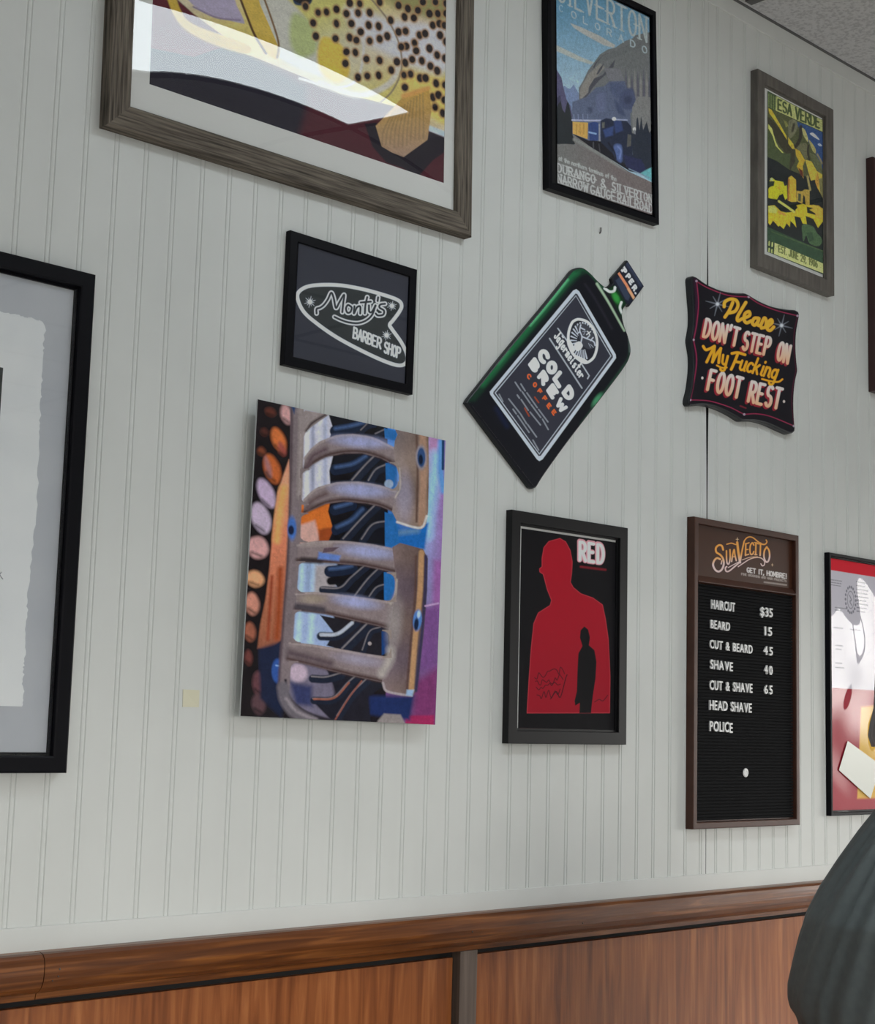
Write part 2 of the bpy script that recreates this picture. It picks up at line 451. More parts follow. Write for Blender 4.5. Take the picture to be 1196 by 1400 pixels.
class Sheet:
    """a print drawn in its own plane; q are the four corners of the sheet (TL TR BR BL), n the grid"""
    def __init__(s, q, nx, ny, base=(128, 128, 128), gain=1.8):
        s.nx, s.ny, s.gain = nx, ny, gain
        u, v = np.meshgrid(np.linspace(0, 1, nx), np.linspace(0, 1, ny))
        H = homog([(0, 0), (1, 0), (1, 1), (0, 1)], q)
        w = H[2, 0] * u + H[2, 1] * v + 1
        s.PX = (H[0, 0] * u + H[0, 1] * v + H[0, 2]) / w
        s.PY = (H[1, 0] * u + H[1, 1] * v + H[1, 2]) / w
        s.u, s.v = u, v
        s.c = np.zeros((ny, nx, 3)) + lin(base)
        s.frame(0, 0, 1)
    def frame(s, ox, oy, k):
        s.k = k; s.X = (s.PX - ox) * k; s.Y = (s.PY - oy) * k
        return s
    def _sel(s, x0, y0, x1, y1):
        m = (s.X >= x0) & (s.X <= x1) & (s.Y >= y0) & (s.Y <= y1)
        r = np.where(m.any(1))[0]; c = np.where(m.any(0))[0]
        if len(r) == 0 or len(c) == 0: return None
        return slice(r[0], r[-1] + 1), slice(c[0], c[-1] + 1)
    def _mix(s, sl, a, col):
        if callable(col): cc = lin(col(s.X[sl], s.Y[sl]))
        else: cc = lin(col)
        s.c[sl] = s.c[sl] * (1 - a[..., None]) + cc * a[..., None]
    @staticmethod
    def _dist(X, Y, P, closed):
        d2 = np.full(X.shape, 1e18); tt = np.zeros(X.shape)
        n = len(P)
        for i in range(n if closed else n - 1):
            ax, ay = P[i]; bx, by = P[(i + 1) % n]
            dx, dy = bx - ax, by - ay
            L = dx * dx + dy * dy + 1e-9
            t = np.clip(((X - ax) * dx + (Y - ay) * dy) / L, 0, 1)
            e = (X - ax - t * dx) ** 2 + (Y - ay - t * dy) ** 2
            b = e < d2
            d2 = np.where(b, e, d2); tt = np.where(b, (i + t) / max(1, n - 1), tt)
        return np.sqrt(d2), tt
    @staticmethod
    def _inside(X, Y, P):
        r = np.zeros(X.shape, bool)
        n = len(P)
        for i in range(n):
            ax, ay = P[i]; bx, by = P[(i + 1) % n]
            if ay == by: continue
            c = ((ay > Y) != (by > Y)) & (X < (bx - ax) * (Y - ay) / (by - ay) + ax)
            r ^= c
        return r
    def poly(s, P, col, blur=None, smooth=False, alpha=1.0):
        P = spline(P, 6, True) if smooth else np.asarray(P, float)
        b = blur if blur is not None else 0.9 * s.k
        sl = s._sel(P[:, 0].min() - b, P[:, 1].min() - b, P[:, 0].max() + b, P[:, 1].max() + b)
        if sl is None: return s
        X, Y = s.X[sl], s.Y[sl]
        d, _ = s._dist(X, Y, P, True)
        sd = np.where(s._inside(X, Y, P), -d, d)
        a = np.clip(0.5 - sd / b, 0, 1); a = a * a * (3 - 2 * a)
        s._mix(sl, a * alpha, col)
        return s
    def line(s, P, w, col, blur=None, smooth=True, closed=False, w2=None, alpha=1.0):
        P = spline(P, 6, closed) if smooth else np.asarray(P, float)
        b = blur if blur is not None else 0.9 * s.k
        m = max(w, w2 or 0) / 2 + b
        sl = s._sel(P[:, 0].min() - m, P[:, 1].min() - m, P[:, 0].max() + m, P[:, 1].max() + m)
        if sl is None: return s
        d, t = s._dist(s.X[sl], s.Y[sl], P, closed)
        ww = w / 2 if w2 is None else (w + (w2 - w) * t) / 2
        a = np.clip(0.5 - (d - ww) / b, 0, 1)
        s._mix(sl, a * alpha, col)
        return s
    def ell(s, cx, cy, rx, ry, col, ang=0.0, blur=None, alpha=1.0):
        b = blur if blur is not None else 0.9 * s.k
        m = max(rx, ry) + b
        sl = s._sel(cx - m, cy - m, cx + m, cy + m)
        if sl is None: return s
        c, q = math.cos(math.radians(ang)), math.sin(math.radians(ang))
        X, Y = s.X[sl] - cx, s.Y[sl] - cy
        x, y = X * c + Y * q, -X * q + Y * c
        r = np.sqrt((x / rx) ** 2 + (y / ry) ** 2)
        sd = (r - 1) * min(rx, ry)
        a = np.clip(0.5 - sd / b, 0, 1); a = a * a * (3 - 2 * a)
        s._mix(sl, a * alpha, col)
        return s
    def grad(s, fn):
        s.c = lin(fn(s.X, s.Y)); return s
    def grain(s, amp, seed=1, cells=40):
        r = np.random.RandomState(seed)
        g = r.rand(cells, cells)
        iu = s.u * (cells - 1.001); iv = s.v * (cells - 1.001)
        a, b = iu.astype(int), iv.astype(int); fu, fv = iu - a, iv - b
        n = (g[b, a] * (1 - fu) + g[b, np.minimum(a + 1, cells - 1)] * fu) * (1 - fv) + (g[np.minimum(b + 1, cells - 1), a] * (1 - fu) + g[np.minimum(b + 1, cells - 1), np.minimum(a + 1, cells - 1)] * fu) * fv
        s.c *= (1 + amp * (n - .5) * 2)[..., None]
        return s
    def blur_words(s, o, e, w, col, seed=1):
        """a line of print too small to read"""
        r = random.Random(seed); o, e = np.array(o, float), np.array(e, float); x = 0.0
        while x < 1:
            y = min(1, x + r.uniform(.08, .2))
            s.line([o + (e - o) * x, o + (e - o) * y], w, col, w * .6, False); x = y + .04
        return s
    def rough(s, amp, seed=1, n=2):
        """fine speckle of the ink, a few grid cells across"""
        r = np.random.RandomState(seed)
        g = r.randn(s.ny // n + 2, s.nx // n + 2)
        g = np.repeat(np.repeat(g, n, 0), n, 1)[:s.ny, :s.nx]
        g = (g + np.roll(g, 1, 0) + np.roll(g, 1, 1) + np.roll(g, (1, 1), (0, 1))) / 3
        s.c *= np.clip(1 + amp * g, .2, 2)[..., None]
        return s
    def text(s, txt, o, e, h, col, w, gap=0.22, lean=0.0, serif=False, up=None, blur=None):
        """letters in strokes from baseline start o to baseline end e, h high; up tilts the uprights"""
        o, e = np.array(o, float), np.array(e, float)
        u = e - o; L = np.hypot(*u); u = u / L
        up = np.array(up if up is not None else (0.0, -1.0)); up = up / np.hypot(*up)
        ws = [GW.get(c, .6) if c != ' ' else .42 for c in txt]
        tot = sum(ws) + gap * (len(txt) - 1)
        k = L / tot
        x = 0.0
        for c, wd in zip(txt, ws):
            for st in GL.get(c, []):
                P = np.array([o + u * ((x + (p[0] + lean * p[1]) * (wd / .6 if c not in NOSCALE else 1)) * k) + up * p[1] * h for p in st])
                s.line(P, w, col, blur=blur, smooth=False)
                if serif and c.isupper():
                    for p in (P[0], P[-1]):
                        s.line([p - u * w * 1.1, p + u * w * 1.1], w * .55, col, smooth=False)
            x += wd + gap
        return s
    def mesh(s, name, m, parent, place, keep=None):
        """place(u, v) gives the local point of a grid point"""
        V = place(s.u, s.v).reshape(-1, 3)
        C = np.clip(s.c * s.gain, 0.004, 0.9).reshape(-1, 3)
        nx, ny = s.nx, s.ny
        i = np.arange(nx * ny).reshape(ny, nx)
        F = np.stack([i[:-1, :-1], i[1:, :-1], i[1:, 1:], i[:-1, 1:]], -1).reshape(-1, 4)
        if keep is not None:
            ok = keep.reshape(-1)
            F = F[ok[F].all(1)]
            used = np.unique(F); mp_ = np.full(nx * ny, -1); mp_[used] = np.arange(len(used))
            F = mp_[F]; V = V[used]; C = C[used]
        me = bpy.data.meshes.new(name)
        me.vertices.add(len(V)); me.vertices.foreach_set('co', V.astype(np.float32).ravel())
        me.loops.add(F.size); me.loops.foreach_set('vertex_index', F.astype(np.int32).ravel())
        me.polygons.add(len(F)); me.polygons.foreach_set('loop_start', np.arange(0, F.size, 4, dtype=np.int32)); me.polygons.foreach_set('loop_total', np.full(len(F), 4, dtype=np.int32))
        me.update(calc_edges=True)
        at = me.color_attributes.new('ink', 'FLOAT_COLOR', 'POINT')
        at.data.foreach_set('color', np.concatenate([C, np.ones((len(C), 1))], 1).astype(np.float32).ravel())
        return link(name, me, m, parent)

def arc(cx, cy, rx, ry, a0, a1, n=9):
    return [(cx + rx * math.cos(math.radians(a0 + (a1 - a0) * i / n)), cy + ry * math.sin(math.radians(a0 + (a1 - a0) * i / n))) for i in range(n + 1)]
GL = {
 'A': [[(0, 0), (.3, 1), (.6, 0)], [(.12, .35), (.48, .35)]],
 'B': [[(0, 0), (0, 1)], [(0, 1), (.3, 1)] + arc(.3, .76, .24, .24, 90, -90) + [(0, .52)], [(0, .52), (.32, .52)] + arc(.32, .26, .28, .26, 90, -90) + [(0, 0)]],
 'C': [arc(.32, .5, .32, .5, 50, 310, 14)],
 'D': [[(0, 0), (0, 1), (.2, 1)] + arc(.2, .5, .4, .5, 90, -90, 12) + [(0, 0)]],
 'E': [[(.52, 1), (0, 1), (0, 0), (.52, 0)], [(0, .52), (.42, .52)]],
 'F': [[(.52, 1), (0, 1), (0, 0)], [(0, .52), (.42, .52)]],
 'G': [arc(.32, .5, .32, .5, 50, 350, 14) + [(.36, .42)]],
 'H': [[(0, 0), (0, 1)], [(.6, 0), (.6, 1)], [(0, .52), (.6, .52)]],
 'I': [[(.3, 0), (.3, 1)]],
 'J': [[(.5, 1), (.5, .25)] + arc(.26, .25, .24, .25, 0, -170)],
 'K': [[(0, 0), (0, 1)], [(.56, 1), (0, .42)], [(.2, .6), (.6, 0)]],
 'L': [[(0, 1), (0, 0), (.52, 0)]],
 'M': [[(0, 0), (.05, 1), (.35, .25), (.65, 1), (.7, 0)]],
 'N': [[(0, 0), (0, 1), (.6, 0), (.6, 1)]],
 'O': [arc(.31, .5, .31, .5, 0, 360, 20)],
 'P': [[(0, 0), (0, 1), (.3, 1)] + arc(.3, .74, .28, .26, 90, -90) + [(0, .48)]],
 'R': [[(0, 0), (0, 1), (.3, 1)] + arc(.3, .74, .28, .26, 90, -90) + [(0, .48)], [(.25, .48), (.6, 0)]],
 'S': [arc(.3, .75, .26, .25, 40, 250, 10) + arc(.3, .25, .28, .26, 80, -150, 12)],
 'T': [[(0, 1), (.6, 1)], [(.3, 1), (.3, 0)]],
 'U': [[(0, 1), (0, .28)] + arc(.3, .28, .3, .28, 180, 360) + [(.6, 1)]],
 'V': [[(0, 1), (.3, 0), (.6, 1)]],
 'W': [[(0, 1), (.18, 0), (.38, .75), (.58, 0), (.76, 1)]],
 'Y': [[(0, 1), (.3, .5), (.6, 1)], [(.3, .5), (.3, 0)]],
 '&': [[(.6, 0), (.15, .72)] + arc(.28, .8, .15, .2, 200, -20) + [(.05, .3)] + arc(.24, .22, .2, .22, 170, 320)],
 ',': [[(.05, .08), (0, -.14)]], '.': [[(.0, .03), (.05, .03)]], "'": [[(.08, 1.05), (.02, .78)]], '!': [[(.05, 1), (.05, .32)], [(.05, .06), (.05, .0)]],
 '1': [[(.1, .8), (.3, 1), (.3, 0)]],
 '2': [arc(.28, .72, .26, .28, 160, -30) + [(0, 0), (.56, 0)]],
 '9': [arc(.3, .7, .26, .3, 0, 360, 14), [(.56, .7), (.5, .25), (.25, 0)]],
 '0': [arc(.3, .5, .28, .5, 0, 360, 18)],
 '6': [arc(.3, .3, .26, .3, 0, 360, 14), [(.04, .3), (.12, .75), (.4, 1)]],
 # small letters
 'a': [arc(.26, .3, .26, .3, 40, 330, 12), [(.52, .6), (.52, .1), (.62, 0)]],
 'b': [[(.02, 1), (.02, 0)], arc(.26, .3, .24, .3, 0, 360, 12)],
 'c': [arc(.28, .3, .28, .3, 45, 315, 12)],
 'd': [arc(.26, .3, .26, .3, 0, 360, 12), [(.52, 1), (.52, 0)]],
 'e': [[(.04, .3), (.5, .34)] + arc(.27, .34, .24, .27, 10, 200, 8) + arc(.3, .26, .28, .28, 180, 320, 8)],
 'f': [arc(.4, .8, .18, .2, 60, 180) + [(.22, -.05)], [(.02, .55), (.46, .55)]],
 'g': [arc(.26, .3, .25, .28, 30, 360, 12), [(.52, .6), (.5, -.25)] + arc(.26, -.25, .24, .2, 0, -160)],
 'h': [[(0, 1), (0, 0)], [(0, .35)] + arc(.25, .34, .25, .26, 170, 0) + [(.5, 0)]],
 'i': [[(.1, .58), (.08, .05), (.2, 0)], [(.12, .85), (.13, .9)]],
 'k': [[(.05, 1), (0, 0)], [(.45, .6), (.04, .25)], [(.18, .38), (.5, 0)]],
 'l': [[(.05, 0), (.05, 1)]],
 'm': [[(0, .6), (0, 0)], [(0, .35)] + arc(.17, .38, .17, .22, 170, 0) + [(.34, 0)], [(.34, .35)] + arc(.51, .38, .17, .22, 170, 0) + [(.68, 0)]],
 'n': [[(.02, .6), (0, 0)], [(0, .32)] + arc(.24, .36, .23, .24, 170, 0) + [(.46, .08), (.58, 0)]],
 'o': [arc(.27, .3, .26, .3, 0, 360, 14)],
 'r': [[(0, .6), (0, 0)], [(0, .35)] + arc(.22, .36, .2, .22, 170, 40)],
 's': [arc(.24, .45, .2, .16, 40, 250, 8) + arc(.24, .15, .22, .16, 80, -150, 8)],
 't': [[(.2, .9), (.18, .1), (.36, 0)], [(.02, .6), (.4, .6)]],
 'u': [[(.02, .6), (.02, .2)] + arc(.25, .2, .23, .2, 180, 350) + [(.5, .6)], [(.5, .6), (.5, .06), (.6, 0)]],
 'y': [[(.02, .6), (.06, .2)] + arc(.26, .2, .2, .18, 190, 350) + [(.5, .6)], [(.5, .6), (.46, -.25)] + arc(.22, -.25, .24, .18, 0, -150)],
}
GW = {'I': .24, 'M': .72, 'W': .78, ',': .1, '.': .1, "'": .12, '!': .12, 'i': .22, 'l': .12, 't': .38, 'r': .42, 'm': .7, 's': .48, 'f': .46, '1': .4, 'c': .5, 'e': .54, 'n': .54, 'a': .58, 'u': .58, 'g': .54}
NOSCALE = set('IMW,.\'!iltrmsf1cenaug')
# centre the narrow I on its own width
GL['I'] = [[(.12, 0), (.12, 1)]]

# ------------------------------------------------------------------ pictures on the wall
def frame_of(q, d):
    """centre, width, height and tilt of the rectangle whose front corners are seen at q, d in front of the wall"""
    P = [hit(x, y, d) for x, y in q]
    c = sum(P, Vector()) / 4
    w = ((P[1] - P[0]).length + (P[2] - P[3]).length) / 2
    h = ((P[0] - P[3]).length + (P[1] - P[2]).length) / 2
    ux = (P[1] - P[0]) + (P[2] - P[3])
    uz = (P[0] - P[3]) + (P[1] - P[2])
    a = (math.atan2(ux.z, ux.x) + math.atan2(-uz.x, uz.z)) / 2
    return Vector((c.x, 0, c.z)), w, h, -a

def frame_mesh(w, h, fw, d, rebate=0.006, soft=0.0012, y0=0.0):
    """mitred picture frame: outer side, rounded arris, face, inner lip"""
    fs = fw if isinstance(fw, (tuple, list)) else (fw,) * 4         # left, right, bottom, top
    m_ = max(fs)
    prof = [(0, y0), (0, -d + soft), (soft * .3, -d + soft * .3), (soft, -d), (m_ - soft, -d), (m_ - soft * .3, -d + soft * .3), (m_, -d + soft), (m_, -d + rebate), (m_ + .004, -d + rebate), (m_ + .004, y0)]
    bm = bmesh.new()
    rings = []
    for o, y in prof:
        k = [o if o <= soft else o - (m_ - f) for f in fs]
        rings.append([bm.verts.new((-w / 2 + k[0] if sx_ < 0 else w / 2 - k[1], y, -h / 2 + k[2] if sz_ < 0 else h / 2 - k[3])) for sx_, sz_ in ((-1, 1), (1, 1), (1, -1), (-1, -1))])
    n = len(rings)
    for i in range(n):
        A, B = rings[i], rings[(i + 1) % n]
        for k in range(4):
            bm.faces.new((A[k], A[(k + 1) % 4], B[(k + 1) % 4], B[k]))
    return bm

def rail_mesh(L, fw, d, soft, side, w, h):
    """one mitred rail of a four-piece frame"""
    prof = [(0, 0), (0, -d + soft), (soft, -d), (fw - soft, -d), (fw, -d + soft), (fw, 0)]
    bm = bmesh.new()
    ends = []
    for sgn in (-1, 1):
        ring = []
        for o, y in prof:
            if side in ('b', 't'):
                z = (-h / 2 + o) if side == 'b' else (h / 2 - o)
                ring.append(bm.verts.new((sgn * (w / 2 - o), y, z)))
            else:
                x_ = (-w / 2 + o) if side == 'l' else (w / 2 - o)
                ring.append(bm.verts.new((x_, y, sgn * (h / 2 - o))))
        ends.append(ring)
    A, B = ends
    n = len(prof)
    for k in range(n):
        bm.faces.new((A[k], A[(k + 1) % n], B[(k + 1) % n], B[k]))
    bm.faces.new(A); bm.faces.new(B[::-1])
    return bm

def local(root, px, py, d):
    """pixel on the plane d in front of the wall, in the picture's own axes"""
    v = hit(px, py, d) - root.location
    a = root.rotation_euler.y
    return Vector((v.x * math.cos(-a) + v.z * math.sin(-a), v.y, -v.x * math.sin(-a) + v.z * math.cos(-a)))

def rect_place(x0, x1, z0, z1, y):
    return lambda u, v: np.stack([x0 + (x1 - x0) * u, np.full(u.shape, y), z1 + (z0 - z1) * v], -1)

def sheet_rect(root, q, d):
    """local rectangle of a print seen at the four corners q"""
    P = [local(root, x, y, d) for x, y in q]
    return ((P[0].x + P[3].x) / 2, (P[1].x + P[2].x) / 2, (P[2].z + P[3].z) / 2, (P[0].z + P[1].z) / 2)

def flat(name, x0, x1, z0, z1, y, m, parent, th=0.0012, hole=None):
    """a thin board facing the room, or a board with a rectangular window in it"""
    bm = bmesh.new()
    if hole is None:
        box(bm, x0, x1, y, y + th, z0, z1)
    else:
        a, b, c, d = hole
        for r in ((x0, a, z0, z1), (b, x1, z0, z1), (a, b, z0, c), (a, b, d, z1)):
            box(bm, r[0], r[1], y, y + th, r[2], r[3])
    return obj(name, bm, m, parent)

def pane(name, x0, x1, z0, z1, y, m, parent, bow=0.0, wave=None, n=1):
    """a clear sheet; bow lets it belly towards the room, wave ripples it"""
    V, F = [], []
    for j in range(n + 1):
        for i in range(n + 1):
            u, v = i / n, j / n
            yy = y - bow * 4 * (u * (1 - u)) * 4 * (v * (1 - v)) * .5
            if wave: yy -= wave(u, v)
            V.append((x0 + (x1 - x0) * u, yy, z0 + (z1 - z0) * v))
    for j in range(n):
        for i in range(n):
            a = j * (n + 1) + i
            F.append((a, a + 1, a + n + 2, a + n + 1))
    return pyobj(name, V, F, m, parent, smooth=n > 1)
# ================================================================== 1. trout picture in a barnwood frame
def trout_picture():
    d = .022
    br = hit(646, 324, d); bl = hit(146.5, 170, d)
    w, h = (br - bl).length, .62
    a = math.atan2(br.z - bl.z, br.x - bl.x)
    up = Vector((-math.sin(a), 0, math.cos(a)))
    c = (br + bl) / 2 + up * h / 2
    t = thing('picture_frame', 'large trout picture with white mat in a weathered barnwood frame', 'picture', (c.x, 0, c.z), -a)
    fw = .0395
    for side in 'btlr':
        obj('frame_rail', rail_mesh(w, fw, d, .003, side, w, h), M['barnh'] if side in 'bt' else M['barnv'], t)
    q = [(204.5, 110.6), (606.7, 254)]
    A, B = local(t, *q[0], .012), local(t, *q[1], .012)
    x0, x1, z0 = A.x, B.x, (A.z + B.z) / 2
    z1 = h / 2 - (z0 + h / 2)
    flat('mat_board', -w / 2 + fw, w / 2 - fw, -h / 2 + fw, h / 2 - fw, -.012, M['matboard'], t, hole=(x0, x1, z0, z1))
    zv = z0 + (z1 - z0) * .8                   # the part of the print drawn in full detail
    s = Sheet([(0, 0), (1, 0), (1, 1), (0, 1)], 520, 520, (78, 36, 46), 1.38)
    # pixel coordinates of every grid point, from the real position of the sheet
    ca, sa = math.cos(-a), math.sin(-a)
    lx = x0 + (x1 - x0) * s.u; lz = zv + (z0 - zv) * s.v
    wx = c.x + lx * ca + lz * sa; wz = c.z - lx * sa + lz * ca
    dx, dy, dz = wx - CAM.x, -.011 - CAM.y, wz - CAM.z
    wq = dx * FV.x + dy * FV.y + dz * FV.z
    s.PX = 598 + FPX * (dx * RV.x + dy * RV.y + dz * RV.z) / wq
    s.PY = 700 - FPX * (dx * UV.x + dy * UV.y + dz * UV.z) / wq
    s.frame(130, 0, 2.215)
    s.poly([(-40, 110), (120, 60), (300, 60), (640, 260), (640, 330), (600, 470), (400, 400), (-40, 330)], (36, 34, 46), 40)
    # body
    body = lambda X, Y: np.stack([204 - 6 * np.sin(X / 90.), 192 + 0 * X, 142 + 26 * np.sin(Y / 60. + X / 150.)], -1)
    s.poly([(150, -200), (1100, -200), (1100, 425), (1050, 408), (1008, 392), (990, 330), (900, 318), (830, 300), (740, 280), (640, 235), (480, 170), (300, 110), (150, 60)], body, 3)
    s.poly([(60, -140), (210, -40), (300, 40), (420, 130), (300, 170), (60, 120)], (92, 40, 50), 6)
    s.poly([(460, -60), (560, -20), (640, 60), (700, 200), (690, 230), (560, 175), (520, 90)], (196, 194, 186), 14, True)
    s.poly([(600, 40), (655, 70), (670, 150), (620, 170), (590, 120)], (176, 186, 130), 22, True)
    s.poly([(690, 110), (750, 140), (770, 215), (735, 248), (690, 225), (672, 170)], (216, 186, 84), 14, True)
    s.poly([(760, 20), (900, 60), (1060, 90), (1060, 215), (960, 200), (860, 150), (800, 110)], (204, 204, 212), 40, True)
    s.poly([(860, -80), (1060, -60), (1060, 60), (960, 40), (880, 0)], (150, 146, 96), 40, True)
    s.poly([(930, 230), (1060, 250), (1060, 370), (1000, 340), (940, 290)], (222, 196, 112), 20, True)
    s.line([(1010, 385), (1060, 405)], 16, (190, 205, 222), 6)
    s.line([(620, 235), (720, 262), (790, 240), (812, 150), (800, 90)], 8, (206, 202, 198), 5)
    s.line([(680, 250), (800, 285), (890, 250), (920, 190)], 18, (206, 200, 190), 8)
    s.line([(830, -10), (885, 60), (918, 130), (926, 205), (900, 270), (862, 308)], 5, (140, 124, 104), 4)
    # jaw and mouth
    s.poly([(205, -60), (230, -60), (262, 30), (300, 72), (400, 110), (470, 140), (450, 160), (330, 120), (250, 60)], (196, 166, 74), 6, True)
    s.poly([(262, -40), (290, 5), (340, 40), (440, 68), (452, 62), (432, 20), (400, -30)], (170, 160, 186), 5, True)
    s.line([(300, 20), (370, 52), (440, 60)], 5, (132, 118, 150), 4)
    s.poly([(420, -60), (452, 30), (480, 96), (520, 158), (548, 176), (558, 150), (530, 80), (500, 10), (480, -60)], (204, 174, 84), 3, True)
    s.line([(428, -40), (458, 40), (484, 104), (518, 160)], 7, (84, 58, 36), 3)
    s.line([(500, -40), (538, 66), (556, 130), (552, 172)], 6, (120, 92, 60), 3)
    s.poly([(600, -60), (660, -60), (655, 6), (625, 16), (600, 4)], (40, 58, 84), 6, True)
    s.ell(628, -24, 36, 34, (24, 26, 34))
    spots = [(637, 18), (675, 37), (660, 68), (668, 108), (700, 35), (730, 27), (730, 70), (727, 115), (760, 40), (775, 70), (795, 38), (760, 155), (787, 157), (757, 190), (770, 112), (790, 120), (803, 95), (827, 75), (830, 37), (857, 78), (830, 122), (860, 116), (883, 108), (820, 177), (860, 181), (795, 232), (823, 228), (857, 226), (895, 210), (912, 185), (917, 15), (935, 50), (945, 25), (893, 60), (917, 95), (938, 93), (963, 53), (975, 30), (965, 128), (970, 152), (940, 138), (925, 140), (958, 178), (937, 188), (987, 182), (953, 222), (933, 225), (982, 234), (998, 234), (936, 262), (1013, 198), (1033, 212), (1010, 145), (1033, 165), (1057, 175), (1042, 105), (1060, 125), (1020, 75), (1040, 70), (1055, 75), (1035, 40), (1010, 40), (1060, 40), (990, 5), (1028, 5), (980, 105), (997, 100), (1030, 250), (1057, 255), (1020, 292), (1037, 285), (1055, 300), (1027, 322), (1050, 340), (770, 8), (800, 10), (860, 5), (1060, 10)]
    r = random.Random(4)
    for x in range(640, 1070, 28):
        for y in range(-180, -8, 30):
            spots.append((x + r.uniform(-8, 8), y + r.uniform(-9, 9)))
    for x, y in spots:
        s.ell(x, y, 12, 15, (160, 120, 82), -15, 9)
        s.ell(x, y, 8.5 + r.uniform(-1, 1.2), 11 + r.uniform(-1, 1.5), (34, 27, 30), -15, 4)
    # shadowed water and the fin
    s.poly([(815, 372), (850, 368), (880, 430), (930, 468), (990, 428), (1012, 396), (1062, 418), (1062, 452), (1020, 482), (975, 532), (930, 505), (880, 488), (838, 440)], (34, 30, 40), 4)
    s.poly([(905, 318), (935, 285), (1008, 262), (1016, 330), (1004, 420), (968, 446), (932, 472), (896, 458), (866, 440), (848, 378), (880, 345)], lambda X, Y: np.stack([190 - .16 * (Y - 300), 152 - .1 * (Y - 300), 84 + .2 * (Y - 300)], -1), 3)
    for k in range(11):
        s.line([(900 + k * 9, 338 - k * 6), (872 + k * 12, 392 - k * 2), (866 + k * 12.5, 436 - k * 2 + (12 if 2 < k < 7 else 0))], 3.5, (120, 104, 76), 5, alpha=.55)
    s.line([(932, 288), (970, 276), (1006, 264)], 14, (212, 158, 92), 8)
    s.grain(.07, 3, 60); s.rough(.05, 3)
    s.mesh('print', M['ink'], t, rect_place(x0 - .002, x1 + .002, z0 - .002, zv, -.0112))
    s2 = Sheet([(0, 0), (1, 0), (1, 1), (0, 1)], 60, 30, (205, 188, 122), 1.55)
    s2.mesh('print', M['ink'], t, rect_place(x0 - .002, x1 + .002, zv, z1 + .002, -.0112))
    pane('glazing', -w / 2 + fw - .002, w / 2 - fw + .002, -h / 2 + fw - .002, h / 2 - fw + .002, -.0165, M['shiny'], t, bow=.012, n=24)
    boxo('backing_board', (-w / 2 + .01, w / 2 - .01, -.006, -.001, -h / 2 + .01, h / 2 - .01), M['gapdark'], t)
trout_picture()

